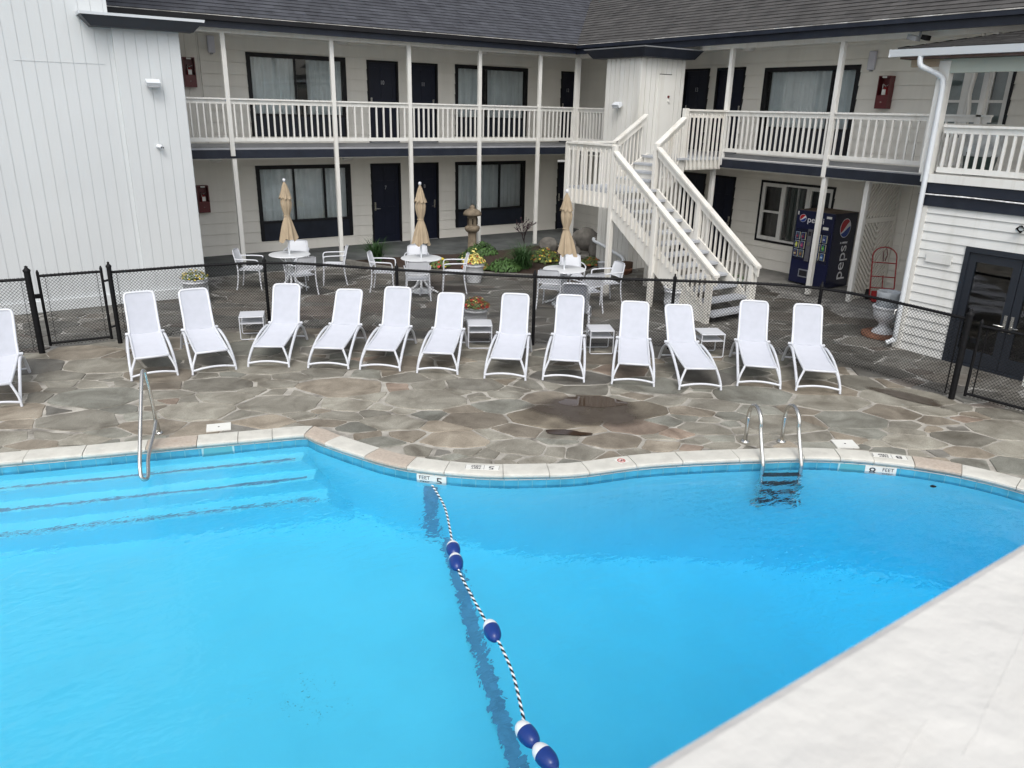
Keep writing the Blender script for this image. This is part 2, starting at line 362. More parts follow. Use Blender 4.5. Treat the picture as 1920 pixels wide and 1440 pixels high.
# ------------------------------------------------------------------ ground sheet with the pool opening, walkways
def sheet_with_hole(name, outer, hole, z, m):
    bm = bmesh.new()
    for loop in (outer, hole):
        vs = [bm.verts.new((p[0], p[1], z)) for p in loop]
        for i in range(len(vs)): bm.edges.new((vs[i], vs[(i+1) % len(vs)]))
    bmesh.ops.triangle_fill(bm, edges=bm.edges[:], use_beauty=True)
    me = bpy.data.meshes.new(name); bm.to_mesh(me); bm.free(); me.materials.append(m)
    o = bpy.data.objects.new(name, me); COL.objects.link(o); return o
under = offset_poly(POOL, SG*.10)
g = struct(sheet_with_hole("ground", [(-150, -150), (150, -150), (150, 150), (-150, 150)], under, -.014, mortard))
DECKP = [(-14, 14.3), (1.5, 13.75)]+FENCE[1:]+[(11.3, 3.6), (11.8, -1), (-14, -1)]
struct(sheet_with_hole("pool_deck_mortar", DECKP, under, -.009, mortar))
MB().box(3.55, 16.6, WALKY, YW+.05, -.1, .022).build("left_walkway", slate)["kind"] = "structure"
MB().box(15.05, 16.65, 5.5, WALKY, -.1, .026).build("right_walkway", concr)["kind"] = "structure"

# flagstones: a weighted (power) diagram gives big slabs with small fillers between them
def flagstones():
    rnd = random.Random(11)
    seeds = []; cell = {}; ST_ = 1.5; ca, sa = .82, -.57
    def pq(x, y): return ((x*ca+y*sa)/ST_, -x*sa+y*ca)
    def xy(p, q): p *= ST_; return (p*ca-q*sa, p*sa+q*ca)
    def near(p, R):
        i0, j0 = int(math.floor(p[0]/1.0)), int(math.floor(p[1]/1.0)); k = int(R)+1; o = []
        for i in range(i0-k, i0+k+1):
            for j in range(j0-k, j0+k+1): o += cell.get((i, j), [])
        return o
    def ok(p):
        if inside(p, COPO) and nearest(p, COPO)[0] > .03: return False
        return True
    for (rmin, rmax, tries) in ((.36, .50, 1300), (.23, .33, 5000), (.13, .19, 12000), (.06, .11, 14000)):
        for _ in range(tries):
            x = rnd.uniform(-6.5, 15.0); y = rnd.uniform(2.5, 18.2)
            if x > 15 or not ok((x, y)): continue
            if y-x > 18 and x < 0: continue
            r = rnd.uniform(rmin, rmax); dc = nearest((x, y), COPO)[0]; x, y = pq(x, y)
            if dc < .9 and r > .12+.34*dc: continue
            if rmax < .2 and rnd.random() < (.2 if dc < 1.2 else .55): continue
            good = True
            for k in near((x, y), 1.5):
                q = seeds[k]
                if hypot(q[0]-x, q[1]-y) < .80*(q[2]+r): good = False; break
            if good:
                cell.setdefault((int(math.floor(x)), int(math.floor(y))), []).append(len(seeds)); seeds.append((x, y, r))
    B = MB(); B.tone = []
    def clip(poly, nx, ny, c):
        out = []; n = len(poly)
        for i in range(n):
            a, b = poly[i], poly[(i+1) % n]; da = nx*a[0]+ny*a[1]-c; db = nx*b[0]+ny*b[1]-c
            if da <= 0: out.append(a)
            if (da < 0) != (db < 0) and abs(da-db) > 1e-9:
                t = da/(da-db); out.append((a[0]+(b[0]-a[0])*t, a[1]+(b[1]-a[1])*t))
        return out
    def n2(x, y, s): return sin(x*3.1*s+1.3*sin(y*2.3*s))*.5+sin(y*4.3*s+1.7*sin(x*3.7*s)+.7)*.5
    for k, (x, y, r) in enumerate(seeds):
        poly = [(x-1.3, y-1.3), (x+1.3, y-1.3), (x+1.3, y+1.3), (x-1.3, y+1.3)]
        X0, Y0 = xy(x, y); beyond = not inside((X0, Y0), DECKP)
        gap = rnd.uniform(.003, .012)*(1.2 if rnd.random() < .3 else 1)
        for j in near((x, y), 2.2):
            if j == k: continue
            q = seeds[j]; dx, dy = q[0]-x, q[1]-y; d = hypot(dx, dy)
            if d > 2.5: continue
            g2 = gap*(.25+(3.6 if beyond else 2.7)*(abs(sin(k*j*1.7+(k+j)*.31))**4)); t = (d*d+.6*(r*r-q[2]*q[2]))/(2*d)-g2; nx, ny = dx/d, dy/d
            poly = clip(poly, nx, ny, nx*x+ny*y+t)
            if len(poly) < 3: break
        if len(poly) < 3: continue
        A = .5*abs(sum(poly[i-1][0]*poly[i][1]-poly[i][0]*poly[i-1][1] for i in range(len(poly))))
        if A < .006: continue
        poly = [xy(*p) for p in poly]; kx, ky = x, y; x, y = X0, Y0
        # round the corners, then roughen the outline
        for _ in range(1):
            np_ = []
            for i in range(len(poly)):
                a, b = poly[i], poly[(i+1) % len(poly)]; L = hypot(b[0]-a[0], b[1]-a[1]); c = min(.22, .022/max(L, .01))
                np_ += [(a[0]+(b[0]-a[0])*c, a[1]+(b[1]-a[1])*c), (b[0]+(a[0]-b[0])*c, b[1]+(a[1]-b[1])*c)]
            poly = np_
        fine = []
        for i in range(len(poly)):
            a, b = poly[i], poly[(i+1) % len(poly)]; L = hypot(b[0]-a[0], b[1]-a[1]); n = max(1, int(L/.10))
            for j in range(n): fine.append((a[0]+(b[0]-a[0])*j/n, a[1]+(b[1]-a[1])*j/n))
        am = .012+.018*min(1, r)
        poly = []
        for (a, b) in fine:
            poly.append((a+am*n2(a+k*3.1, b, 2.1)+rnd.uniform(-.007, .007), b+am*n2(b-k*1.7, a, 2.3)+rnd.uniform(-.007, .007)))
        # keep clear of the pool opening
        P2 = []
        for p in poly:
            if inside(p, COPO):
                d, q = nearest(p, COPO); p = (q[0]*.9+p[0]*.1, q[1]*.9+p[1]*.1) if d < .08 else q
            P2.append(p)
        poly = P2
        if any(q[0] > 15.1 or q[1] > 18.35 for q in poly): continue
        mx_, my_ = sum(p[0] for p in poly)/len(poly), sum(p[1] for p in poly)/len(poly)
        if nearest((mx_, my_), COPO)[0] < 1.3 and (inside((mx_, my_), COPO) or any(inside((p[0]*f+mx_*(1-f), p[1]*f+my_*(1-f)), COPM) for p in poly for f in (1, .75, .5, .25)) or any(inside(((p[0]+q[0])/2, (p[1]+q[1])/2), COPM) for p, q in zip(poly, poly[1:]+poly[:1]))): continue
        h = rnd.uniform(-.004, .004)
        n = len(poly); cx = sum(p[0] for p in poly)/n; cy = sum(p[1] for p in poly)/n
        top = [(p[0]+(cx-p[0])*min(.3, .012/max(.02, hypot(p[0]-cx, p[1]-cy))), p[1]+(cy-p[1])*min(.3, .012/max(.02, hypot(p[0]-cx, p[1]-cy))), h) for p in poly]
        bot = [(p[0], p[1], -.016) for p in poly]
        B.add(bot+top+[(cx, cy, h)], [(i, (i+1) % n, n+(i+1) % n, n+i) for i in range(n)]+[(n+i, n+(i+1) % n, 2*n) for i in range(n)])
        u = rnd.random(); base = .222+rnd.uniform(-.06, .06)
        if u < .46: c = (base*1.04, base*1.0, base*.865)
        elif u < .66: c = (base*.94, base*.955, base*.85)
        elif u < .88: c = (base*1.05, base*.93, base*.76)
        elif u < .92: c = (base*1.08, base*.86, base*.70)
        else: c = (base*.72, base*.70, base*.64)
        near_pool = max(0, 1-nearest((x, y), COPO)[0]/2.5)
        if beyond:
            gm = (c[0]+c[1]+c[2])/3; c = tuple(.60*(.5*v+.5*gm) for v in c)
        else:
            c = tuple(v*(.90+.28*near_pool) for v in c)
        # the two stained stones beside the puddle
        if hypot(x-6.2, y-7.25) < .62: c = (c[0]*.62, c[1]*.56, c[2]*.50)
        B.tone += [tuple(v*.8 for v in c)]*n+[c]*n+[c]
    return B.build("flagstone_paving", stonem)
struct(flagstones())
def blob(cx, cy, rx, ry, rot, z, n=36, seed=1, am=.22):
    r = random.Random(seed); ph = [r.uniform(0, 6.28) for _ in range(5)]; out = []
    for i in range(n):
        a = 2*pi*i/n; q = 1+am*(sin(2*a+ph[0])*.5+sin(3*a+ph[1])*.5+sin(5*a+ph[2])*.35+sin(9*a+ph[3])*.15)
        x, y = cos(a)*rx*q, sin(a)*ry*q; out.append((cx+x*cos(rot)-y*sin(rot), cy+x*sin(rot)+y*cos(rot), z))
    return out
def blob_obj(name, P, m):
    n = len(P); B = MB(); cx = sum(p[0] for p in P)/n; cy = sum(p[1] for p in P)/n; B.tone = [(0, 0, 0)]*n+[(1, 1, 1)]*n+[(1, 1, 1)]
    q = [(p[0]*.72+cx*.28, p[1]*.72+cy*.28, p[2]) for p in P]
    B.add(P+q+[(cx, cy, P[0][2])], [(i, (i+1) % n, n+(i+1) % n, n+i) for i in range(n)]+[(n+i, n+(i+1) % n, 2*n) for i in range(n)]); return struct(B.build(name, m))
stainm = bpy.data.materials.new("damp_stone"); stainm.use_nodes = True
_n = stainm.node_tree.nodes; _l = stainm.node_tree.links; _b = _n["Principled BSDF"]
_b.inputs["Base Color"].default_value = (.062, .045, .031, 1); _b.inputs["Roughness"].default_value = .28
_tc = _n.new("ShaderNodeTexCoord"); _nz = _n.new("ShaderNodeTexNoise"); _nz.inputs["Scale"].default_value = 3.5; _nz.inputs["Detail"].default_value = 7; _l.new(_tc.outputs["Object"], _nz.inputs[0])
_rp = _n.new("ShaderNodeMapRange"); _rp.inputs[1].default_value = .35; _rp.inputs[2].default_value = .62; _rp.inputs[3].default_value = .93; _rp.inputs[4].default_value = .62; _l.new(_nz.outputs[0], _rp.inputs[0]); _at = _n.new("ShaderNodeAttribute"); _at.attribute_name = "tone"; _mu = _n.new("ShaderNodeMath"); _mu.operation = "MULTIPLY"; _l.new(_rp.outputs[0], _mu.inputs[0]); _l.new(_at.outputs["Fac"], _mu.inputs[1]); _l.new(_mu.outputs[0], _b.inputs["Alpha"])
blob_obj("damp_patch", blob(6.25, 7.30, .84, .56, radians(-35), .0075, 48, 5, .18), stainm)
blob_obj("puddle", blob(6.50, 7.50, .42, .23, radians(-33), .0105, 44, 3, .16), puddlem)
blob_obj("small_puddle", blob(5.54, 6.83, .28, .085, radians(-38), .0105, 36, 9, .2), puddlem)
blob_obj("corner_puddle", blob(10.55, 5.35, .55, .20, radians(-75), .0085, 36, 12, .2), stainm)

# ------------------------------------------------------------------ pool: shell, steps, tile line, coping, water
def fdepth(x, y):
    # distance past the break line (runs from the rope anchor towards the camera side), deep end to the right
    nx, ny = cos(radians(-28)), sin(radians(-28)); d = (x-4.15)*nx+(y-7.5)*ny
    sh = 1.32-.02*d if d < 0 else 1.40+min(1.35, d*.32)
    return WZ-(sh if d > 0 else max(1.12, 1.40+d*.045))
B = MB()
x0, x1, y0, y1, st = -6.6, 9.4, .2, 11.2, .25; nx_, ny_ = int((x1-x0)/st)+1, int((y1-y0)/st)+1
B.add([(x0+i*st, y0+j*st, fdepth(x0+i*st, y0+j*st)) for j in range(ny_) for i in range(nx_)], [(j*nx_+i, j*nx_+i+1, (j+1)*nx_+i+1, (j+1)*nx_+i) for j in range(ny_-1) for i in range(nx_-1)], basin, True)
n = len(POOL)
B.add([(p[0], p[1], -.189) for p in POOL]+[(p[0], p[1], -3.3) for p in POOL], [(i, (i+1) % n, n+(i+1) % n, n+i) for i in range(n)], basin)
# floor stripe at the break of slope (a tile band on the floor and up the wall)
def onfloor(x, y): return (x, y, fdepth(x, y)+.004)
cen = [(4.16, 7.62), (3.78, 6.77), (3.40, 5.72), (3.08, 4.83), (2.78, 3.89), (2.35, 2.6), (1.9, 1.2)]; cen = catmull(cen, 8); vs = []
for i, p in enumerate(cen):
    a, b = cen[max(i-1, 0)], cen[min(i+1, len(cen)-1)]; d = Vector((b[0]-a[0], b[1]-a[1])).normalized(); w = .075
    vs += [onfloor(p[0]-d.y*w, p[1]+d.x*w), onfloor(p[0]+d.y*w, p[1]-d.x*w)]
B.add([(v[0], v[1], v[2]+.012) for v in vs], [(2*i, 2*i+1, 2*i+3, 2*i+2) for i in range(len(cen)-1)], stripm)
wq = nearest((3.55, 6.68), POOL)[1]; _i = min(range(len(POOL)), key=lambda i: hypot(POOL[i][0]-wq[0], POOL[i][1]-wq[1]))
_a, _b2 = POOL[_i-1], POOL[(_i+1) % len(POOL)]; _t = Vector((_b2[0]-_a[0], _b2[1]-_a[1])).normalized(); _nn = Vector((_t.y, -_t.x))*(-SG)
for hh in (0,):
    c0 = Vector(POOL[_i])+_nn*.012
    B.add([(c0.x-_t.x*.08, c0.y-_t.y*.08, -.26), (c0.x+_t.x*.08, c0.y+_t.y*.08, -.26), (c0.x+_t.x*.08, c0.y+_t.y*.08, -1.6), (c0.x-_t.x*.08, c0.y-_t.y*.08, -1.6)], [(0, 1, 2, 3)], stripm)
shell = struct(B.build("pool_shell"))
# entry steps along the straight left side
az = radians(-17); ex, ey = cos(az), sin(az); px_, py_ = -sin(az), cos(az)
B = MB(); O = Vector((-.29, 9.385))
def stp(s, t, z): return (O.x+ex*s-px_*t, O.y+ey*s-py_*t, z)
for t0, t1, d, L in ((-.05, .25, .24, 3.20), (.25, .52, .53, 3.32), (.52, .80, .82, 3.42)):
    zz = WZ-d; s0 = -5.5
    V = [stp(s0, t0, zz), stp(L, t0, zz), stp(L-.05, t1, zz), stp(s0, t1, zz), stp(s0, t0, zz-1.5), stp(L+.9, t0, zz-1.5), stp(L+.8, t1, zz-1.5), stp(s0, t1, zz-1.5)]
    B.add(V, [(0, 1, 2, 3), (2, 3, 7, 6), (1, 2, 6, 5)], basin)
    V = [stp(s0, t1-.085, zz+.005), stp(L-.12, t1-.085, zz+.005), stp(L-.12, t1-.035, zz+.005), stp(s0, t1-.035, zz+.005)]
    B.add(V, [(0, 1, 2, 3)], stripm)
struct(B.build("pool_steps"))
# tile line with grout joints
B = MB(); R = offset_poly(POOL, 0)
B.add([(p[0], p[1], -.03) for p in R]+[(p[0], p[1], -.19) for p in R], [(i, (i+1) % n, n+(i+1) % n, n+i) for i in range(n)], tilep)
acc = 0; inn = offset_poly(POOL, -SG*.003)
for i in range(n):
    a, b = Vector(inn[i]), Vector(inn[(i+1) % n]); L = (b-a).length; t = (.155-acc % .155) % .155
    d = (b-a)/L if L else Vector((1, 0))
    while t < L:
        p = a+d*t; q = d*.005; B.add([(p.x-q.x, p.y-q.y, -.04), (p.x+q.x, p.y+q.y, -.04), (p.x+q.x, p.y+q.y, -.19), (p.x-q.x, p.y-q.y, -.19)], [(0, 1, 2, 3)], grout); t += .155
    acc += L
B.add([(p[0], p[1], -.04) for p in inn]+[(p[0], p[1], -.052) for p in inn], [(i, (i+1) % n, n+(i+1) % n, n+i) for i in range(n)], copw)
struct(B.build("pool_tile_line"))
# coping stones
def arc(poly):
    s = [0]
    for i in range(len(poly)): s.append(s[-1]+hypot(poly[(i+1) % len(poly)][0]-poly[i][0], poly[(i+1) % len(poly)][1]-poly[i][1]))
    return s
AR = arc(POOL); TOT = AR[-1]
def at_s(s):
    s %= TOT
    lo_, hi = 0, len(AR)-1
    while hi-lo_ > 1:
        m = (lo_+hi)//2
        if AR[m] <= s: lo_ = m
        else: hi = m
    t = (s-AR[lo_])/max(1e-9, AR[lo_+1]-AR[lo_]); a, b = POOL[lo_], POOL[(lo_+1) % len(POOL)]; c, d = COPO[lo_], COPO[(lo_+1) % len(POOL)]
    return (a[0]+(b[0]-a[0])*t, a[1]+(b[1]-a[1])*t), (c[0]+(d[0]-c[0])*t, c[1]+(d[1]-c[1])*t)
def s_of(p):
    best = (9e9, 0)
    for i in range(len(POOL)):
        a, b = POOL[i], POOL[(i+1) % len(POOL)]; dx, dy = b[0]-a[0], b[1]-a[1]; L = hypot(dx, dy)
        t = max(0, min(1, ((p[0]-a[0])*dx+(p[1]-a[1])*dy)/(L*L))); d = hypot(a[0]+dx*t-p[0], a[1]+dy*t-p[1])
        if d < best[0]: best = (d, AR[i]+L*t)
    return best[1]
joints = [(-2.2, 10.0), (-1.2, 9.66), (-.08, 9.31), (.48, 9.14), (1.10, 8.95), (1.62, 8.80), (2.05, 8.66), (2.42, 8.54), (2.78, 8.42), (2.90, 8.05), (3.15, 7.47), (3.42, 6.98), (3.72, 6.67), (4.22, 6.27), (4.66, 6.02), (5.06, 5.83), (5.62, 5.68), (6.14, 5.47), (6.75, 5.17), (7.45, 4.80), (7.80, 4.57), (8.08, 4.32), (8.38, 4.00), (8.64, 3.60), (8.82, 3.1)]
js = sorted(s_of(p) for p in joints); peach = [s_of(p) for p in ((1.35, 8.88), (2.85, 8.25), (3.30, 7.2), (8.50, 3.8))]
s = js[-1]+.6
while s < TOT-.3: js.append(s); s += .62
B = MB(); prof = [(0, -.04), (-.018, -.028), (-.030, -.008), (-.028, .010), (-.012, .021), (.03, .026), (.5, .027), (1.0, .024), (1.0, -.03)]
for i, s0 in enumerate(js):
    s1 = js[(i+1) % len(js)] if i < len(js)-1 else TOT+js[0]
    mm = copp if any(s0 < q < s1 for q in peach) else copw; gp = .0035
    k = max(2, int((s1-s0)/.09)); vs = []; dz = random.uniform(-.003, .003)
    for j in range(k+1):
        a, b = at_s(s0+gp+(s1-s0-2*gp)*j/k)
        for f, z in prof:
            if f <= .0301 and f < .5: L = hypot(b[0]-a[0], b[1]-a[1]) or 1; q = f/L; 
            else: q = f
            vs.append((a[0]+(b[0]-a[0])*q, a[1]+(b[1]-a[1])*q, z+dz+.004))
    m_ = len(prof); fs = [(j*m_+t, j*m_+t+1, (j+1)*m_+t+1, (j+1)*m_+t) for j in range(k) for t in range(m_-1)]
    fs += [tuple(range(m_)), tuple(reversed(range(k*m_, (k+1)*m_)))]
    B.add(vs, fs, mm)
under2 = offset_poly(POOL, SG*.245)
B.add([(p[0], p[1], .006) for p in offset_poly(POOL, SG*.02)]+[(p[0], p[1], .006) for p in under2], [(i, (i+1) % n, n+(i+1) % n, n+i) for i in range(n)], mortard)
struct(B.build("pool_coping"))
# water body (closed volume, its sides just inside the masonry)
B = MB(); W = offset_poly(POOL, SG*.012)
bm = bmesh.new(); tv = [bm.verts.new((p[0], p[1], WZ)) for p in W]; bv = [bm.verts.new((p[0], p[1], -3.4)) for p in W]
bm.faces.new(tv); bm.faces.new(list(reversed(bv)))
for i in range(n): bm.faces.new((tv[i], bv[i], bv[(i+1) % n], tv[(i+1) % n]))
bmesh.ops.recalc_face_normals(bm, faces=bm.faces[:]); me = bpy.data.meshes.new("pool_water"); bm.to_mesh(me); bm.free(); me.materials.append(water)
wo = bpy.data.objects.new("pool_water", me); COL.objects.link(wo); struct(wo)
# skimmer mouths
def skimmer(p, wdt, label):
    s = s_of(p); a, b = at_s(s); a2, _ = at_s(s+.05); t = Vector((a2[0]-a[0], a2[1]-a[1])).normalized(); nn = Vector((b[0]-a[0], b[1]-a[1])).normalized()
    r = thing("skimmer", label, "skimmer", (a[0], a[1], WZ-.1)); B = MB(); h = wdt/2
    def q(u, v, z): return (a[0]+t.x*u+nn.x*v, a[1]+t.y*u+nn.y*v, z)
    B.add([q(-h, -.006, -.045), q(h, -.006, -.045), q(h, -.006, -.27), q(-h, -.006, -.27), q(-h*.6, .12, -.045), q(h*.6, .12, -.045), q(h*.6, .12, -.27), q(-h*.6, .12, -.27)], [(4, 5, 6, 7)], whitef)
    skf = mat("aqua_skimmer_frame", (.34, .56, .60), .4); B.add([q(-h, -.006, -.05), q(-h*.86, -.007, -.05), q(-h*.95, -.007, -.20), q(-h, -.006, -.20)], [(0, 1, 2, 3)], skf)
    B.add([q(h, -.006, -.05), q(h*.86, -.007, -.05), q(h*.95, -.007, -.20), q(h, -.006, -.20)], [(0, 1, 2, 3)], skf)
    B.build("frame", None, r)
    MB().add([q(-h*.86, -.0065, -.05), q(h*.86, -.0065, -.05), q(h*.95, -.0065, -.20), q(-h*.95, -.0065, -.20)], [(0, 1, 2, 3)]).build("opening", mat("teal_recess", (.09, .36, .43), .4), r)
skimmer((1.83, 8.72), .36, "pale skimmer opening in the tiles beside the pool steps")
skimmer((7.93, 4.47), .34, "pale skimmer opening in the tiles right of the pool ladder")
def hatch(P, label):
    B = MB(); B.prism([(p[0], p[1]) for p in P], 0, .014, signw); c = [sum(p[i] for p in P)/4 for i in (0, 1)]
    o = B.build("access_hatch", signw); tag(o, label, "lid", "skimmer lids")
    MB().lathe([(.012, 0), (.012, .002)], (c[0], c[1], .0142), inkb, 8).build("screw", inkb, o)
hatch([(1.86, 9.33), (2.13, 9.25), (2.07, 9.03), (1.80, 9.11)], "square white lid set in the stone paving behind the pool steps")
hatch([(8.19, 4.96), (8.42, 4.82), (8.28, 4.63), (8.05, 4.77)], "square white lid set in the stone paving right of the pool ladder")

# depth markers on the coping and on the tile line
def marker_flat(p, num, label, flip=True):
    s = s_of(p); a, b = at_s(s); a1, _ = at_s(s-.12); a2, _ = at_s(s+.12); t = Vector((a2[0]-a1[0], a2[1]-a1[1], 0)).normalized(); nn = Vector((b[0]-a[0], b[1]-a[1], 0)).normalized()
    if t.cross(nn).z < 0: t = -t
    c = Vector((a[0], a[1], 0))+nn*.125; z = .0345
    B = MB(); V = [c+t*u+nn*v for u, v in ((-.19, -.055), (.19, -.055), (.19, .055), (-.19, .055))]
    B.prism([(v.x, v.y) for v in V], z-.004, z, signw); o = B.build("depth_marker", signw); tag(o, label, "depth marker")
    X, Y = (-t, -nn)
    def T(name, s_, sz, u, v, m=inkb, sx=1): text_obj(name, s_, sz, m, frame4(c+X*u+Y*v+Vector((0, 0, z+.001)), X, Y), o, .0012, sx=sx)
    T("numeral", num, .11, -.10, 0, sx=1.4); T("lettering", "FEET", .052, .07, .022); T("lettering", "DEEP", .052, .07, -.026)
    B = MB()
    for u in (-.185, -.02, .185): B.beam(c+X*u-Y*.05+Vector((0, 0, z+.001)), c+X*u+Y*.05+Vector((0, 0, z+.001)), .003, .002)
    B.build("border", inkb, o)
marker_flat((4.02, 6.40), "5", "white marker with a bold five, upside down on the coping above the rope end")
marker_flat((8.22, 4.18), "8", "white marker with a bold eight, upside down on the coping beside a peach coloured stone")
def marker_wall(p, num, label, numfirst):
    s = s_of(p); a, b = at_s(s); a1, _ = at_s(s-.12); a2, _ = at_s(s+.12); t = Vector((a2[0]-a1[0], a2[1]-a1[1], 0)).normalized(); nn = Vector((a[0]-b[0], a[1]-b[1], 0)).normalized()
    X = Vector((0, 0, 1)).cross(nn) ; X = X if True else t
    c = Vector((a[0], a[1], -.115))+nn*.012
    B = MB(); V = [c+X*u+nn*w+Vector((0, 0, v)) for w in (-.006, 0) for u, v in ((-.17, -.075), (.17, -.075), (.17, .065), (-.17, .065))]
    B.add(V, [(0, 1, 2, 3), (7, 6, 5, 4), (0, 4, 5, 1), (1, 5, 6, 2), (2, 6, 7, 3), (3, 7, 4, 0)]); o = B.build("depth_marker", signw); tag(o, label, "depth marker")
    def T(name, s_, sz, u, v, sx=1): text_obj(name, s_, sz, inkb, frame4(c+X*u+nn*.001+Vector((0, 0, v)), X, (0, 0, 1), nn), o, .001, sx=sx)
    q = -1 if numfirst else 1
    T("numeral", num, .13, .09*q, -.005, 1.3); T("lettering", "FEET", .062, -.08*q, .028); T("lettering", "DEEP", .05, -.08*q, -.036)
marker_wall((3.60, 6.76), "5", "white marker reading feet deep 5 above the water by the rope", False)
marker_wall((8.14, 4.25), "8", "white marker reading 8 feet deep above the water right of the ladder", True)
s_ = s_of((5.50, 5.71)); a, b = at_s(s_); c = Vector(((a[0]+b[0])/2, (a[1]+b[1])/2, 0))
o = MB().box(c.x-.06, c.x+.06, c.y-.06, c.y+.06, .03, .034).build("no_diving_marker", signw); tag(o, "small white marker with a red no diving ring on the coping", "sign")
MB().tube([(c.x+.043*cos(i*pi/12), c.y+.043*sin(i*pi/12), .0355) for i in range(24)], .005, inkr, 6, closed=True).beam((c.x-.03, c.y+.03, .0355), (c.x+.03, c.y-.03, .0355), .007, .003, inkr).build("ring", None, o)
MB().beam((c.x-.02, c.y-.015, .0355), (c.x+.02, c.y+.012, .0355), .010, .003, inkb).lathe([(.009, 0), (.009, .002)], (c.x+.022, c.y-.008, .0345), inkb, 10).build("diver_symbol", None, o)

# ------------------------------------------------------------------ ladder, handrail, rope
def ladder():
    T = Vector((.40, -.24, 0)); T.normalize(); N = Vector((-.47, -.80, 0)).normalized()   # N points out over the water
    L0 = Vector((7.24, 5.49, 0)); R0 = Vector((7.63, 5.26, 0))
    r = thing("pool_ladder", "stainless steel pool ladder with two tall looped rails at the deep side", "ladder", L0)
    for P in (L0, R0):
        pts = [P+Vector((0, 0, z)) for z in (0, .15, .32)]
        for k in range(0, 9):
            a = pi*k/8; pts.append(P+N*(.20*(1-cos(a)))+Vector((0, 0, .34+.20*sin(a)*1.0)))
        pts += [P+N*.47+Vector((0, 0, .20)), P+N*.585+Vector((0, 0, .0)), P+N*.60+Vector((0, 0, -.1)), P+N*.60+Vector((0, 0, -.6)), P+N*.60+Vector((0, 0, -1.08))]
        rl = MB().tube(catmull([tuple(p) for p in pts], 3), .024, steel, 12).build("rail", steel, r)
        MB().lathe([(.055, .0), (.055, .012), (.035, .028), (.024, .03)], tuple(P), steel, 16).build("base_flange", steel, rl)
        MB().tube([tuple(P+N*.60+Vector((0, 0, -1.02))), tuple(P+N*.50+Vector((0, 0, -1.12)))], .04, greyp, 10).build("foot", greyp, rl)
    for d in (.06, .31, .56, .81):
        a = L0+N*.60+Vector((0, 0, WZ-d)); b = R0+N*.60+Vector((0, 0, WZ-d)); MB().beam(a, b, .075, .03, mat("dark_tread_plastic", (.012, .018, .03), .4)).build("tread", None, r)
ladder()
def handrail():
    n = Vector((-px_, -py_, 0)); b0 = Vector((1.30, 9.40, 0)); t = Vector((ex, ey, 0))
    r = thing("pool_handrail", "bent stainless steel handrail reaching over the pool steps", "handrail", b0)
    def P(d, z, s=0): return tuple(b0+n*d+t*s+Vector((0, 0, z)))
    top = [P(-.03, 0, 0), P(.0, .35, 0), P(.13, .78, -.01), P(.17, .84, -.02), P(.25, .815, -.03), P(.62, .50, -.035), P(1.02, .13, -.04), P(1.13, .0, -.035), P(1.15, -.05, -.02), P(1.12, -.075, .01), P(1.05, -.06, .025), P(.75, .02, .0), P(.36, .155, .03), P(.22, .205, .035), P(.13, .20, .03), P(.06, .12, .03), P(.02, 0, .03)]
    MB().tube(catmull(top, 5), .021, steel, 12).build("rail", steel, r)
    for q in (P(-.03, 0, 0), P(.02, 0, .03)): MB().lathe([(.045, 0), (.045, .01), (.03, .022), (.02, .024)], q, steel, 14).build("base_flange", steel, r)
handrail()
def rope():
    pts = [(3.555, 6.66), (3.44, 6.19), (3.28, 5.80), (3.15, 5.52), (3.03, 5.27), (2.96, 5.06), (2.87, 4.70), (2.79, 4.35), (2.76, 4.22), (2.73, 4.05), (2.63, 3.73), (2.48, 3.40), (2.42, 3.27), (2.385, 3.12), (2.37, 2.95), (2.37, 2.84), (2.25, 2.3), (2.0, 1.2)]
    C = catmull([(p[0], p[1], WZ+.008) for p in pts], 10)
    r = thing("float_rope", "black and white twisted rope across the pool with blue and white floats", "rope", C[0])
    # two strands twisted round each other: white core with a dark helical strand
    ln = [0]
    for i in range(1, len(C)): ln.append(ln[-1]+(Vector(C[i])-Vector(C[i-1])).length)
    def samp(s):
        for i in range(1, len(C)):
            if ln[i] >= s: t = (s-ln[i-1])/(ln[i]-ln[i-1]); return Vector(C[i-1]).lerp(Vector(C[i]), t), (Vector(C[i])-Vector(C[i-1])).normalized()
        return Vector(C[-1]), (Vector(C[-1])-Vector(C[-2])).normalized()
    N = int(ln[-1]/.009)
    for ph, m, nm in ((0, whitef, "white_strand"), (pi, inkb, "black_strand")):
        P = []
        for i in range(N):
            s = ln[-1]*i/(N-1); c, d = samp(s); sd = d.cross(Vector((0, 0, 1))); a = s*2*pi/.075+ph; P.append(c+sd*(cos(a)*.006)+Vector((0, 0, sin(a)*.006)))
        MB().tube(P, .0075, m, 6).build(nm, m, r)
    for (ax, ay), (bx, by) in (((3.14, 5.50), (3.06, 5.32)), ((3.06, 5.32), (2.965, 5.10)), ((2.80, 4.33), (2.725, 4.10)), ((2.39, 3.30), (2.375, 3.09)), ((2.375, 3.09), (2.37, 2.87))):
        a, b = Vector((ax, ay, WZ+.015)), Vector((bx, by, WZ+.015)); d = (b-a); L = max(d.length, .22)*1.02; d.normalize(); c = (a+b)/2
        P, Rr = [], []; k = 21
        for i in range(k):
            t = i/(k-1); P.append(c+d*((t-.5)*L)); Rr.append(max(.012, .066*(max(0, 1-(2*t-1)**2))**.42))
        c0 = int(k*.42)
        f = MB().tube(P[:c0+1], Rr[:c0+1], whitef, 20).build("float", whitef, r)
        MB().tube(P[c0:], [x*1.004 for x in Rr[c0:]], bluef, 20).build("blue_half", bluef, f)
rope()
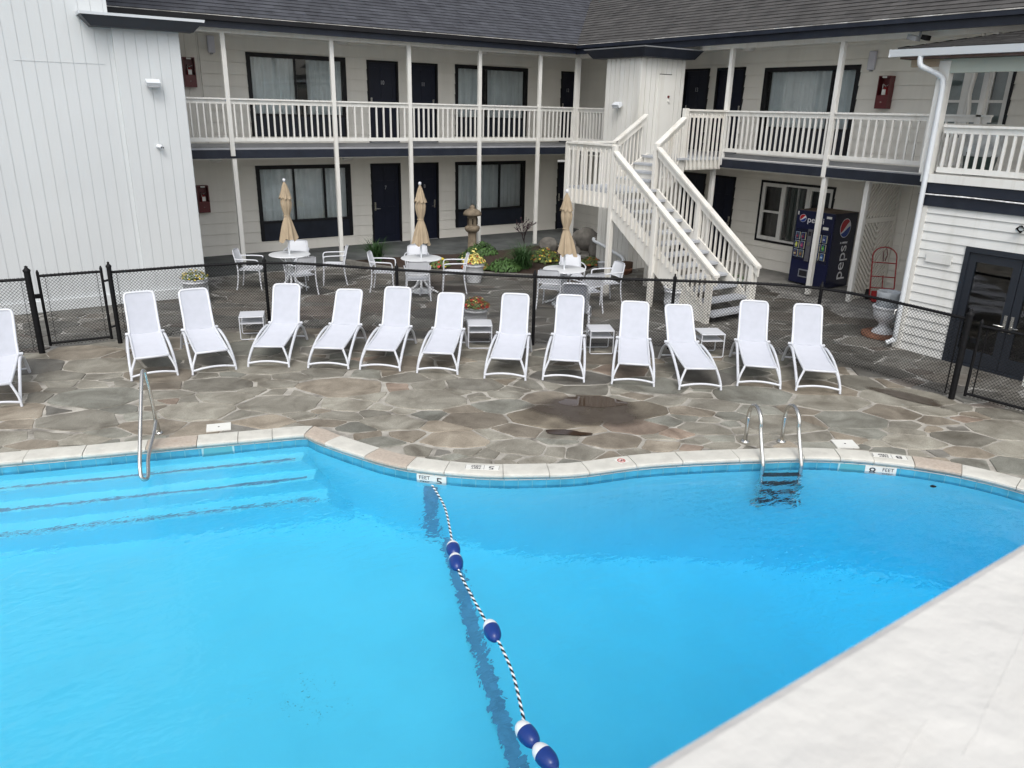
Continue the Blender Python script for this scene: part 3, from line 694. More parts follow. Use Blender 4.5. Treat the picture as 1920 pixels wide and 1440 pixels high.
o = MB().lathe([(.0, .0), (.018, .004), (.028, .0)], (8.31, 3.72, WZ+.004), blackm, 14, fn=lambda a, z: 1+.4*abs(cos(a))).build("debris_leaf", blackm); tag(o, "dark leaf floating near the right pool wall", "leaf")

# ------------------------------------------------------------------ buildings
def ML(s, d, z): return (s, YW-d, z)          # left wing facade: s = X, d = distance out towards the courtyard
def MR(s, d, z): return (XW-d, -s, z)         # right wing facade: s = -Y
XA, YA = 12.83, 6.93
def MA(s, d, z): return (XA-d, -s, z)         # annex facade
def siding(B, M, s0, s1, z0, z1, holes, row=.28, lap=.024, m=None, back=.05, stagger=None):
    """lapped boards with rectangular openings (s0,s1,z0,z1)"""
    zs = set([z0, z1]); k = z0
    while k < z1: zs.add(round(k, 4)); k += row
    for h in holes: zs |= {max(z0, h[2]), min(z1, h[3])}
    zs = sorted(zs)
    for a, b in zip(zs[:-1], zs[1:]):
        if b-a < 1e-4: continue
        mid = (a+b)/2; cuts = sorted([(max(s0, h[0]), min(s1, h[1])) for h in holes if h[2] < mid < h[3]]); cur = s0; segs = []
        for c in cuts:
            if c[0] > cur: segs.append((cur, c[0]))
            cur = max(cur, c[1])
        if cur < s1: segs.append((cur, s1))
        kk = math.floor((a-z0)/row+1e-4); f0 = max(0, (a-z0)/row-kk); f1 = f0+(b-a)/row
        d0 = lap*(1-f0); d1 = lap*(1-min(1, f1))
        last = abs(f1-round(f1)) < .01 and f1 > .5; gp_ = .008 if last and b < z1-.01 else 0; b_ = b; b = b-gp_
        for p, q in segs:
            if gp_: B.mbox(M, p, q, -back, -.012, b, b_, m)
            V = [M(p, -back, a), M(q, -back, a), M(q, -back, b), M(p, -back, b), M(p, d0, a), M(q, d0, a), M(q, d1, b), M(p, d1, b)]
            B.add(V, [(4, 5, 6, 7), (0, 1, 2, 3), (0, 4, 7, 3), (1, 2, 6, 5), (0, 1, 5, 4), (3, 7, 6, 2)], m)
def vsiding(B, M, s0, s1, z0, z1, m, pitch=.2, gap=.010, depth=.016, jit=.0):
    s = s0; k = 0
    B.mbox(M, s0, s1, -.06, -depth, z0, z1, m)
    while s < s1-.01:
        e = min(s+pitch-gap, s1); B.mbox(M, s, e, -depth-.001, 0, z0, z1, m); s += pitch; k += 1
def window(M, s0, s1, z0, z1, par, glassz=None, fr=.10, mull=(), gapc=None, trim=black, inner=None, label=None, curt=True, wave=.044):
    """trim frame with pane, curtain and (for the motel rooms) a dark panel below the glass"""
    gz = glassz if glassz is not None else z0+fr
    B = MB()
    for a, b, c, d in ((s0, s1, z1-fr, z1), (s0, s0+fr, z0, z1-fr), (s1-fr, s1, z0, z1-fr)): B.mbox(M, a, b, -.08, .035, c, d, trim)
    if glassz is not None:
        B.mbox(M, s0+fr, s1-fr, -.08, .020, z0, gz-.06, navy); B.mbox(M, s0+fr, s1-fr, -.08, .032, gz-.06, gz, trim); B.mbox(M, s0+fr*.2, s1-fr*.2, .002, .024, z0-.012, z0, trim)
    else: B.mbox(M, s0+fr, s1-fr, -.08, .035, z0, z0+fr, trim)
    for c in mull: B.mbox(M, c-.02, c+.02, -.07, .012, gz, z1-fr, trim)
    # dark reveal behind
    B.mbox(M, s0+.02, s1-.02, -.50, -.48, z0, z1, darkin); B.mbox(M, s0, s0+.02, -.5, -.08, z0, z1, darkin); B.mbox(M, s1-.02, s1, -.5, -.08, z0, z1, darkin)
    B.mbox(M, s0, s1, -.5, -.08, z1-.02, z1, darkin); B.mbox(M, s0, s1, -.5, -.08, z0, z0+.02, darkin)
    f = B.build("window", None, par, label=label)
    MB().add([M(s0+fr, -.02, gz), M(s1-fr, -.02, gz), M(s1-fr, -.02, z1-fr), M(s0+fr, -.02, z1-fr)], [(0, 1, 2, 3)]).build("pane", glass, f)
    if curt:
        spans = [(s0+fr+.01, s1-fr-.01)] if gapc is None else [(s0+fr+.01, gapc[0]), (gapc[1], s1-fr-.01)]
        for a, b in spans:
            n = max(4, int((b-a)/.022)); V = []; r = random.Random(int(a*100)); p1, p2 = r.uniform(0, 6), r.uniform(0, 6)
            for i in range(n+1):
                s = a+(b-a)*i/n; d = -.105+wave*(.6*sin(s*38+p1+1.5*sin(s*7+p2))+.4*sin(s*17+p2)); V += [M(s, d, gz-.02), M(s+.01*sin(s*9), d*1.0, z1-fr)]
            C = MB().add(V, [(2*i, 2*i+1, 2*i+3, 2*i+2) for i in range(n)], curtm, True); C.build("curtain", None, f)
    return f
def door(M, s0, s1, z0, z1, par, num=None, hinge='R', label=None):
    B = MB(); fr = .055
    for a, b, c, d in ((s0, s1, z1-fr, z1), (s0, s0+fr, z0, z1-fr), (s1-fr, s1, z0, z1-fr)): B.mbox(M, a, b, -.09, .03, c, d, black)
    a, b = s0+fr, s1-fr; B.mbox(M, a, b, -.09, -.035, z0, z1-fr, navyd)
    # raised stiles and rails of a panelled door
    w = .11; zt = z1-fr; mid = (a+b)/2
    for p, q, r, t in ((a, a+w, z0, zt), (b-w, b, z0, zt), (a+w, b-w, z0, z0+.2), (a+w, b-w, zt-.13, zt), (a+w, b-w, z0+.86, z0+1.02), (a+w, b-w, zt-.52, zt-.42)):
        B.mbox(M, p, q, -.036, -.024, r, t, navyd)
    B.mbox(M, mid-.05, mid+.05, -.036, -.027, z0+.2, zt-.13, navyd)
    B.mbox(M, a, b, -.09, .05, z0-.02, z0+.012, greyp)
    d = B.build("door", None, par, label=label)
    hs = a+.07 if hinge == 'R' else b-.07; sg = 1 if hinge == 'R' else -1
    H = MB(); H.mbox(M, hs-.025, hs+.025, -.022, -.012, z0+.92, z0+1.16, steel)
    H.tube([M(hs, -.015, z0+.98), M(hs, .035, z0+.98), M(hs+sg*.03, .045, z0+.98), M(hs+sg*.13, .045, z0+.975)], .009, steel, 8)
    H.build("handle", None, d)
    if num:
        c = M(mid, -.0225, z0+1.55); x = Vector(M(1, 0, 0))-Vector(M(0, 0, 0)); nrm = Vector(M(0, 1, 0))-Vector(M(0, 0, 0))
        text_obj("number", num, .15, mat("brushed_numeral", (.42, .42, .45), .4, metal=.3), frame4(c, x, (0, 0, 1), nrm), d, .003, sx=.8)
    return d
def railing(M, s0, s1, d, zt, zb, par, n=None, sp=.14, name="railing", label=None):
    """balcony railing section: cap, sub rail, bottom rail and square balusters"""
    B = MB(); B.mbox(M, s0, s1, d-.055, d+.055, zt-.035, zt, white); B.mbox(M, s0, s1, d-.02, d+.02, zt-.125, zt-.035, white); B.mbox(M, s0, s1, d-.02, d+.02, zb, zb+.085, white)
    L = abs(s1-s0); n = n or max(2, int(round(L/sp))); a = min(s0, s1)
    for i in range(n):
        c = a+L*(i+.5)/n; B.mbox(M, c-.018, c+.018, d-.018, d+.018, zb+.08, zt-.12, white)
    return B.build(name, None, par, label=label)
def shingles(B, P0, along, up, length, rise_len, courses, expo, tone, start=lambda c: 0):
    """roof field made of overlapping courses of individually toned tabs; P0 = lower start corner"""
    A, U = Vector(along).normalized(), Vector(up).normalized(); N = A.cross(U).normalized()
    if N.z < 0: N = -N
    r = random.Random(3)
    for c in range(courses):
        a0 = -r.uniform(0, .3); lo_ = c*expo
        w = .33
        while a0 < length(c):
            wd = w*r.uniform(.8, 1.2); x0, x1 = max(start(c), a0), min(length(c), a0+wd-.004)
            if x1-x0 > .02:
                t = r.uniform(.84, 1.12)*(1.0+.04*sin(c*1.3+a0)); base = Vector(P0)+U*lo_; hi = .006*r.uniform(.6, 1.8)
                V = [base+A*x0+N*(.012+hi), base+A*x1+N*(.012+hi), base+A*x1+U*(expo+.03)+N*.002, base+A*x0+U*(expo+.03)+N*.002, base+A*x0-N*.004, base+A*x1-N*.004]
                B.add(V, [(0, 1, 2, 3), (4, 5, 1, 0)]); B.tone += [(t, t, t)]*4+[(t*.6,)*3]*2
            a0 += wd
EZ = 5.50; EYL, EXR = 18.36, 14.55; PITCH = .67; DZ = 2.80; SOF = 5.30

# --- left wing
LWg = thing("motel_wing", "two storey cream motel wing with blue grey roof behind the three umbrella tables", "building", (10, YW, 0))
win_s = [(6.05, 8.65), (11.99, 14.55)]; door_s = [(9.25, 10.18), (10.52, 11.42), (15.84, 16.45)]
holes = [(a, b, .31, 2.25) for a, b in win_s]+[(a, b, -.1, 2.25) for a, b in door_s]
holesU = [(a, b, 2.98, 4.95) for a, b in win_s]+[(a, b, 2.7, 4.93) for a, b in door_s]
B = MB(); siding(B, ML, 3.3, 16.6, .0, 2.62, holes, m=cream); siding(B, ML, 4.96, 16.6, 2.74, SOF+.02, holesU, m=cream); B.build("wall", None, LWg)
B = MB(); vsiding(B, ML, 3.3, 4.95, 2.74, SOF+.02, cream, .27); B.build("wall_panel", None, LWg, label="vertically grooved cream wall panel behind the upper extinguisher")
window(ML, 6.05, 8.65, .31, 2.25, LWg, .82, mull=(7.05, 7.9), label="room window with drawn white curtains beside the first umbrella")
window(ML, 11.99, 14.55, .31, 2.25, LWg, .84, mull=(13.6,), label="room window with drawn white curtains behind the stone lantern")
window(ML, 6.05, 8.65, 2.98, 4.95, LWg, 3.52, gapc=(7.35, 7.62), mull=(7.28,), label="upper window with parted pale curtains near the left end")
window(ML, 11.99, 14.55, 2.98, 4.95, LWg, 3.52, gapc=(12.88, 13.18), mull=(12.98,), label="upper window with parted pale curtains in the middle")
door(ML, 9.25, 10.18, .02, 2.25, LWg, "7", 'R'); door(ML, 10.52, 11.42, .02, 2.25, LWg, "8", 'L'); door(ML, 15.84, 16.45, .02, 2.18, LWg, None, 'R')
door(ML, 9.25, 10.18, DZ+.02, 4.93, LWg, "10", 'R'); door(ML, 10.52, 11.42, DZ+.02, 4.93, LWg, "11", 'L'); door(ML, 15.84, 16.45, DZ+.02, 4.93, LWg, "12", 'R')
B = MB(); B.box(3.3, XP, YP-.04, YW, DZ-.045, DZ, deckg); B.box(XP, 16.6, YP-3.1, YW, DZ-.045, DZ-.001, deckg); B.build("balcony_floor", None, LWg)
MB().box(3.3, 16.6, YP, YW, 2.545, 2.56, cream).build("balcony_ceiling", None, LWg)
MB().box(3.3, XP-.045, YP-.035, YP+.02, 2.565, DZ-.012, navy).box(3.3, XP-.05, YP-.03, YP+.02, DZ-.012, DZ, white).build("balcony_beam", None, LWg)
posts = [4.97, 7.44, 9.46, 11.535, 13.50, 14.83]
for i, x in enumerate(posts):
    w = .048 if i < 5 else .085
    if i == 0: B = MB().box(x-w, x+w, YP-.10, YP-.036, 2.62, 5.18, white).box(x+.02-w, x+.02+w, YP-.08, YP+.02, .02, 2.56, white)
    else: B = MB().box(x-w, x+w, YP-.11, YP-.036, 2.56, 5.18, white).box(x-w, x+w, YP-.11, YP-.036, .02, 2.56, white)
    B.build("post", None, LWg, bevel=.004)
nb = [None, 16, 10, 14, 12, 9]
edges = [3.62]+posts
for i in range(6):
    s0, s1 = edges[i]+.05, edges[i+1]-.05; railing(ML, s0, s1, YW-YP+.045, 3.86, 2.935, LWg, n=[9, 16, 10, 14, 11, 9][i])
railing(ML, 14.92, 16.55, YW-YP+.045, 3.86, 2.935, LWg, n=13)
MB().box(3.3, 14.95, YP-.10, YP+.0, 5.18, 5.30, white).build("header_beam", None, LWg)
MB().box(2.6, 16.6, EYL+.03, YW, SOF, SOF+.02, cream).build("soffit", None, LWg)
B = MB(); B.box(1.9, EXR-.005, EYL-.03, EYL+.03, 5.255, EZ-.03, navy); B.box(1.9, EXR-.06, EYL-.10, EYL-.031, EZ-.11, EZ-.012, black)
B.box(1.9, EXR-.06, EYL-.108, EYL-.095, EZ-.018, EZ-.004, mat("worn_gutter_edge", (.34, .33, .31), .4, var=.5, vs=2.5, dirt=(.8, .8, .78), dirts=4.5, dirta=.9)); B.build("gutter", None, LWg)
B = MB(); B.tone = []; up = Vector((0, 1, PITCH)); cs = cos(atan2(PITCH, 1)); nC = 34
shingles(B, (1.2, EYL-.06, EZ), (1, 0, 0), up, lambda c: (EXR-.02-1.2)+(.145*(c+1))*cs, 0, nC, .145, None)
B.build("roof", shingb, LWg)
MB().add([(1.2, EYL-.06, EZ-.01), (EXR, EYL-.06, EZ-.01), (EXR+5, EYL+5, EZ+5*PITCH-.01), (1.2, EYL+5, EZ+5*PITCH-.01)], [(0, 1, 2, 3)]).build("roof_deck", black, LWg)

# --- right wing
RWg = thing("motel_wing", "two storey cream motel wing with brown grey roof behind the white staircase", "building", (XW, 12, 0))
def R(y0, y1, z0, z1): return (-y0, -y1, z0, z1)
hl = [R(15.85, 15.0, -.1, 2.22), R(14.80, 13.96, -.1, 2.22), R(13.13, 11.0, .70, 2.22)]
hu = [R(16.15, 15.24, 2.7, 4.90), R(14.99, 14.05, 2.7, 4.90), R(13.45, 10.86, 2.94, 4.86), R(9.12, 7.62, 3.42, 4.80)]
B = MB(); siding(B, MR, -YW, -5.4, .0, 2.62, hl, m=cream); siding(B, MR, -YW, -4.0, 2.74, SOF+.02, hu, m=cream); B.build("wall", None, RWg)
door(MR, -15.85, -15.0, .03, 2.22, RWg, None, 'R'); door(MR, -14.80, -13.96, .03, 2.22, RWg, None, 'L')
door(MR, -16.15, -15.24, DZ+.02, 4.90, RWg, "13", 'R'); door(MR, -14.99, -14.05, DZ+.02, 4.90, RWg, "14", 'L')
window(MR, -13.45, -10.86, 2.94, 4.86, RWg, 3.50, mull=(-11.55,), label="wide upper window with drawn pale curtains")
def sash(M, s0, s1, z0, z1, par, cols, label, trim=black):
    B = MB(); fr = .055
    for a, b, c, d in ((s0, s1, z1-fr, z1), (s0, s0+fr, z0, z1-fr), (s1-fr, s1, z0, z1-fr), (s0+fr, s1-fr, z0, z0+fr)): B.mbox(M, a, b, -.08, .03, c, d, trim)
    s0 += fr; s1 -= fr; z0 += fr; z1 -= fr
    for a, b, c, d in ((s0, s1, z1-.05, z1), (s0, s0+.05, z0, z1-.05), (s1-.05, s1, z0, z1-.05), (s0+.05, s1-.05, z0, z0+.05)): B.mbox(M, a, b, -.08, .018, c, d, white)
    for k, (a, b, hung) in enumerate(cols):
        if k: B.mbox(M, a-.045, a+.045, -.08, .020, z0+.05, z1-.05, white)
        if hung:
            zm = (z0+z1)/2; B.mbox(M, a+.045, b-.045, -.05, .006, zm-.025, zm+.025, white)
            for q in (a+.045, b-.085): B.mbox(M, q, q+.04, -.05, .004, z0+.05, z1-.05, white)
            B.mbox(M, a+.085, b-.085, -.05, .004, z0+.05, z0+.09, white); B.mbox(M, a+.085, b-.085, -.05, .004, z1-.09, z1-.05, white)
    B.mbox(M, s0+.02, s1-.02, -.50, -.48, z0, z1, darkin); B.mbox(M, s0, s0+.02, -.5, -.08, z0, z1, darkin); B.mbox(M, s1-.02, s1, -.5, -.08, z0, z1, darkin); B.mbox(M, s0, s1, -.5, -.08, z1-.02, z1, darkin); B.mbox(M, s0, s1, -.5, -.08, z0, z0+.02, darkin)
    f = B.build("window", None, par, label=label)
    MB().add([M(s0+.04, -.03, z0+.04), M(s1-.04, -.03, z0+.04), M(s1-.04, -.03, z1-.04), M(s0+.04, -.03, z1-.04)], [(0, 1, 2, 3)]).build("pane", glass, f)
    return f
f = sash(MR, -13.13, -11.0, .70, 2.22, RWg, [(-13.08, -12.42, True), (-12.42, -11.72, False), (-11.72, -11.05, True)], "white framed triple window left of the drinks machine")
V = []
for i in range(40):
    s = -12.35+i*.009; V += [MR(s, -.2+.03*sin(i*.9), .78), MR(s, -.2+.03*sin(i*.9+.4), 2.12)]
MB().add(V, [(2*i, 2*i+1, 2*i+3, 2*i+2) for i in range(39)], mat("grey_green_curtain", (.10, .13, .12), .8), True).build("curtain", None, f)
f = sash(MR, -9.12, -7.62, 3.42, 4.80, RWg, [(-9.06, -8.5, True), (-8.5, -8.1, True), (-8.1, -7.68, True)], "white framed upper window beside the corner post")
MB().add([MR(-9.0, -.15, 3.5), MR(-7.7, -.15, 3.5), MR(-7.7, -.15, 4.72), MR(-9.0, -.15, 4.72)], [(0, 1, 2, 3)]).build("blind", mat("grey_blind", (.20, .24, .23), .7, var=.1, vs=6), f)
B = MB(); B.box(XP-.04, XW, 4.0, YP-3.1, DZ-.045, DZ, deckg); B.build("balcony_floor", None, RWg)
MB().box(XP, XW, 5.4, YP, 2.545, 2.56, cream).build("balcony_ceiling", None, RWg)
MB().box(XP-.035, XP+.02, 7.0, 14.9, 2.565, DZ-.020, navy).box(XP-.045, XP+.02, 7.0, 14.9, DZ-.020, DZ-.004, white).build("balcony_beam", None, RWg)
for (x, y, z0, z1) in ((XP, 13.06, 2.62, 5.18), (XP+.03, 13.30, .03, 2.56), (XP, 10.22, 2.55, 5.18), (XP+.03, 10.20, .03, 2.55), (15.14, 9.32, .03, 2.56), (XP, 7.30, DZ, 5.18)):
    MB().box(x-.055, x+.045, y-.048, y+.048, z0, z1, white).build("post", None, RWg, bevel=.004)
railing(MR, -13.01, -10.27, XW-XP+.0, 3.85, 2.925, RWg, n=20); railing(MR, -10.17, -7.10, XW-XP+.0, 3.85, 2.925, RWg, n=18)
railing(MR, -18.65, -15.65, XW-XP+.0, 3.85, 2.925, RWg, n=22)
MB().box(XP-.05, XP+.05, 4.0, YP-.101, 5.18, 5.30, white).build("header_beam", None, RWg)
MB().box(EXR+.03, XW, 2.0, YW, SOF-.001, SOF+.018, cream).build("soffit", None, RWg)
B = MB(); B.box(EXR-.03, EXR+.03, 2.0, EYL+.005, 5.245, EZ-.04, navy); B.box(EXR-.10, EXR-.031, 2.0, EYL-.06, EZ-.11, EZ-.022, navy)
B.box(EXR-.108, EXR-.095, 2.0, EYL-.11, EZ-.03, EZ-.012, mat("worn_gutter_edge", None)); B.build("gutter", None, RWg)
B = MB(); B.tone = []
shingles(B, (EXR-.06, 1.0, EZ-.01), (0, 1, 0), Vector((1, 0, PITCH)), lambda c: (EYL-.02-1.0)+(.145*(c+1))*cs, 0, nC, .145, None)
B.build("roof", shingg, RWg)
MB().add([(EXR-.06, 1.0, EZ-.02), (EXR-.06, EYL, EZ-.02), (EXR+5, EYL+5, EZ+5*PITCH-.02), (EXR+5, 1.0, EZ+5*PITCH-.02)], [(0, 1, 2, 3)]).build("roof_deck", black, RWg)
MB().box(16.63, 21, 1, 25, 0, 5.3, darkin).box(4, 21, YW+.55, 25, 0, 5.3, darkin).build("wall_core", None, RWg) if False else None

# --- chevron partition beside the drinks machine
def clipseg(x0, y0, dx, dy, r):
    t0, t1 = -9, 9
    for p, q0, q1 in ((x0, r[0], r[1]), (y0, r[2], r[3])):
        d = dx if p is x0 else dy
        a, b = (q0-p)/d, (q1-p)/d
        if a > b: a, b = b, a
        t0, t1 = max(t0, a), min(t1, b)
    return (t0, t1) if t1-t0 > .03 else None
part = thing("partition_screen", "cream slatted screen with chevron boards between the drinks machine and the clapboard building", "screen", (15.9, 9.42, 0))
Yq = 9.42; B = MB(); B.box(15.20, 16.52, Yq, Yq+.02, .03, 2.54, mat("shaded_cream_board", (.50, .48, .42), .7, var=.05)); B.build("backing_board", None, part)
B = MB()
for a, b, c, d in ((15.20, 16.52, .03, .16), (15.20, 16.52, 1.66, 1.76), (15.20, 16.52, 2.46, 2.54), (15.20, 15.28, .16, 1.66), (16.44, 16.52, .16, 1.66), (15.20, 15.28, 1.76, 2.46), (16.44, 16.52, 1.76, 2.46)): B.box(a, b, Yq-.035, Yq-.001, c, d, cream)
B.build("frame", None, part)
B = MB()
for rect, sg in (((15.30, 15.84, .17, 1.65), -1), ((15.88, 16.43, .17, 1.65), 1), ((15.30, 16.43, 1.77, 2.45), 1)):
    for k in range(-16, 30):
        cx = rect[0]; cy = rect[2]+k*.115
        x0_, y0_ = rect[0], cy; dx, dy = 1/sqrt(2), sg/sqrt(2)
        t0, t1 = -9, 9
        for p, d, q0, q1 in ((x0_, dx, rect[0], rect[1]), (y0_, dy, rect[2], rect[3])):
            a, b = (q0-p)/d, (q1-p)/d
            if a > b: a, b = b, a
            t0, t1 = max(t0, a), min(t1, b)
        if t1-t0 > .05: B.beam((x0_+dx*t0, Yq-.014, y0_+dy*t0), (x0_+dx*t1, Yq-.014, y0_+dy*t1), .026, .05, cream, up=(0, 0, 1))
B.build("slats", None, part)
B = MB()
for y in (9.2, 8.62, 8.3): B.box(XW-.03, XW-.016, y-.03, y+.03, .03, 2.54, cream)
tag(B.build("wall_battens", cream), "vertical battens on the shaded wall behind the hand truck", "batten"); 

# --- white block on the left
BL = thing("motel_block", "tall white block with vertical grooved siding at the left edge", "building", (0, 16.5, 0))
def MBk(s, d, z): return (s, 16.50-d, z)
B = MB(); vsiding(B, MBk, -7.5, 2.46, .2, 9.5, blockm, .198, .008, .010); B.box(-7.5, 2.44, 16.57, 22, 0, 9.5, blockm)
B.box(.9, 2.30, 16.4925, 16.4985, 4.36, 4.363, blockm) ; B.build("tall_wall", None, BL)
B = MB()
def MBl(s, d, z): return (s, 16.43-d, z)
vsiding(B, MBl, 2.47, 3.60, .2, 5.02, blockm, .188, .008, .010); B.box(2.45, 3.60, 16.49, 20.72, .0, 5.02, blockm); B.build("low_wall", None, BL)
MB().box(-7.5, 2.465, 16.44, 16.57, 0, .20, blockm).box(2.465, 3.615, 16.37, 16.49, 0, .20, blockm).build("base_board", None, BL)
B = MB(); z0, z1 = 4.965, 5.135
def frust(B, b, t, z0, z1, m): B.add([(b[0], b[2], z0), (b[1], b[2], z0), (b[1], b[3], z0), (b[0], b[3], z0), (t[0], t[2], z1), (t[1], t[2], z1), (t[1], t[3], z1), (t[0], t[3], z1)], [(3, 2, 1, 0), (4, 5, 6, 7), (0, 1, 5, 4), (1, 2, 6, 5), (2, 3, 7, 6), (3, 0, 4, 7)], m)
frust(B, (2.12, 3.82, 16.22, 16.50), (1.97, 3.98, 16.10, 16.50), z0, z1, mat("dark_slate_fascia", (.035, .040, .050), .5)); frust(B, (1.95, 4.0, 16.085, 16.50), (1.94, 4.01, 16.08, 16.50), z1, z1+.045, alu)
B.build("canopy", None, BL)

# --- stair tower
TW = thing("stair_closet", "narrow white grooved closet tower with a dark flared cap beside the stairs", "closet", (13.9, 14.9, 0))
B = MB(); TX0, TX1, TY0, TY1 = 13.30, 14.68, 14.34, 15.57
def MTL(s, d, z): return (TX0-d, -s, z)
def MTF(s, d, z): return (s, TY0-d, z)
towm = mat("tower_white_paint", (.67, .665, .63), .5, var=.03, vs=2, dirt=(.46, .43, .35), dirts=2.5, dirta=.5, streak=True)
vsiding(B, MTL, -TY1, -TY0-.001, .0, 4.97, towm, .165, .014, .02); vsiding(B, MTF, TX0, TX1, .0, 4.97, towm, .165, .014, .02); B.box(TX1, TX1+.05, TY0, TY1, 0, 4.97, towm); B.box(TX0+.05, TX1, TY1-.05, TY1, 0, 4.97, towm)
B.build("wall", None, TW)
B = MB(); B.box(TX0-.02, TX0+.04, TY0-.022, TY0-.002, .0, 4.95, towm); B.box(TX0-.022, TX0-.002, TY0-.0, TY0+.06, .0, 4.95, towm); B.build("corner_board", None, TW)
MB().mbox(MTF, 13.88, 14.30, .001, .014, 2.86, 4.62, towm).mbox(MTF, 13.89, 14.29, .006, .016, 4.62, 4.635, black).build("hatch_door", None, TW)
B = MB(); frust(B, (13.16, 14.80, 14.12, 15.95), (13.02, 14.93, 13.98, 16.12), 4.975, 5.165, navy); frust(B, (13.01, 14.94, 13.97, 16.13), (13.0, 14.95, 13.96, 16.14), 5.165, 5.19, greyp); B.build("cap", None, TW)
MB().tube(catmull([(13.24, 15.62, .62), (13.20, 15.56, .56), (13.18, 15.2, .50), (13.18, 14.62, .36), (13.18, 14.42, .30), (13.17, 14.35, .18), (13.15, 14.33, .06), (13.10, 14.25, .04)], 5), .042, alu, 12).build("drain_pipe", alu, TW)

# --- staircase
ST = thing("outdoor_staircase", "white painted wooden staircase with a landing halfway up to the balcony", "staircase", (11.7, 11.2, 0))
XL, XR, LY0, LY1, LZ = 11.08, 12.40, 12.58, 14.12, 2.17
swh = mat("stair_white_paint", (.70, .685, .64), .5, var=.03, vs=3, bump=.15, dirt=(.46, .41, .32), dirts=3.2, dirta=.6, streak=True)
greyt = mat("grey_tread_paint", (.42, .44, .47), .55, var=.08, vs=5, bump=.2, dirt=(.30, .30, .30), dirts=5)
def stair_rail(a, b, n, zskirt, par, name, side):
    """sloping railing: a,b top centre of the cap; balusters hang from the sub rail down over the skirt board"""
    a, b = Vector(a), Vector(b); B = MB(); B.vbeam(a, b, .14, .045, swh); B.vbeam(a-Vector((0, 0, .045)), b-Vector((0, 0, .045)), .045, .16, swh)
    d = (b-a); h = Vector((d.x, d.y, 0)).normalized(); r = Vector((h.y, -h.x, 0))*side*.04
    for i in range(n):
        t = (i+.6)/(n+.2); p = a.lerp(b, t); zt = p.z-.15; zb = zskirt(t)
        B.beam(p+r+Vector((0, 0, zb-p.z)), p+r+Vector((0, 0, zt-p.z)), .036, .036, swh, up=(h.x, h.y, 0))
    return B.build(name, None, par)
# lower flight
run = (LY0-9.55)/11; rise = LZ/12
for i in range(11):
    y = LY0-run*(i+1); z = LZ-rise*(i+1); MB().box(XL+.03, XR-.03, y-.03, y+run-.01, z-.045, z, greyt).build("tread", None, ST)
for x, sg in ((XL, 1), (XR, -1)):
    B = MB(); s = rise/run; B.vbeam((x, LY0+.0, LZ+.02), (x, 9.62, LZ+.02-(LY0-9.62)*s), .045, .53, swh); B.build("stringer", None, ST)
def newel(x, y, z0, z1, w=.05): MB().box(x-w, x+w, y-w, y+w, z0, z1, swh).build("newel_post", None, ST, bevel=.006)
newel(XL, LY0-.02, 0, 3.10); newel(XL-.02, 11.19, 0, 2.06); newel(XL-.01, 9.66, 0, .93); newel(XR, 9.78, 0, .98); newel(XR, LY0+.12, 0, 3.13); newel(XL, LY1, LZ-.38, 3.10); newel(XR, 11.3, .95, 2.1); newel(XR, LY1, LZ-.38, 3.1)
stair_rail((XL, LY0-.05, 3.0), (XL, 9.50, .95), 25, lambda t: (LZ-.30)+(.16-LZ+.30)*t, ST, "stair_railing", 1)
stair_rail((XR, LY0+.05, 3.06), (XR, 9.62, .98), 24, lambda t: (LZ-.28)+(.18-LZ+.28)*t, ST, "stair_railing", -1)
# landing
B = MB(); B.box(XL, XR, LY0, LY1, LZ-.045, LZ, greyt); B.box(XL-.022, XL+.022, LY0, LY1, LZ-.36, LZ-.046, swh); B.box(XL, XR, LY1-.02, LY1+.02, LZ-.36, LZ-.046, swh); B.build("landing", None, ST)
def flat_rail(a, b, zt, zb, n, name="landing_railing", hang=True):
    a, b = Vector(a), Vector(b); h = (b-a).normalized(); r = Vector((h.y, -h.x, 0)); B = MB()
    B.beam(a+Vector((0, 0, zt-.02)), b+Vector((0, 0, zt-.02)), .14, .04, swh); B.beam(a+Vector((0, 0, zt-.11)), b+Vector((0, 0, zt-.11)), .04, .14, swh)
    for i in range(n):
        p = a.lerp(b, (i+.5)/n)+r*.036; B.beam(p+Vector((0, 0, zb)), p+Vector((0, 0, zt-.12)), .036, .036, swh, up=(h.x, h.y, 0))
        B.add([p+r*.018+h*.018+Vector((0, 0, zt-.12)), p+r*.018-h*.018+Vector((0, 0, zt-.12)), p-r*.018-h*.018+Vector((0, 0, zt-.075)), p-r*.018+h*.018+Vector((0, 0, zt-.075))], [(0, 1, 2, 3)], swh)
    return B.build(name, None, ST)
flat_rail((XL, LY1, 0), (XL, LY0, 0), 3.125, LZ-.34, 10)
flat_rail((XL, LY1, 0), (XR+.1, LY1, 0), 3.125, LZ-.1, 8)
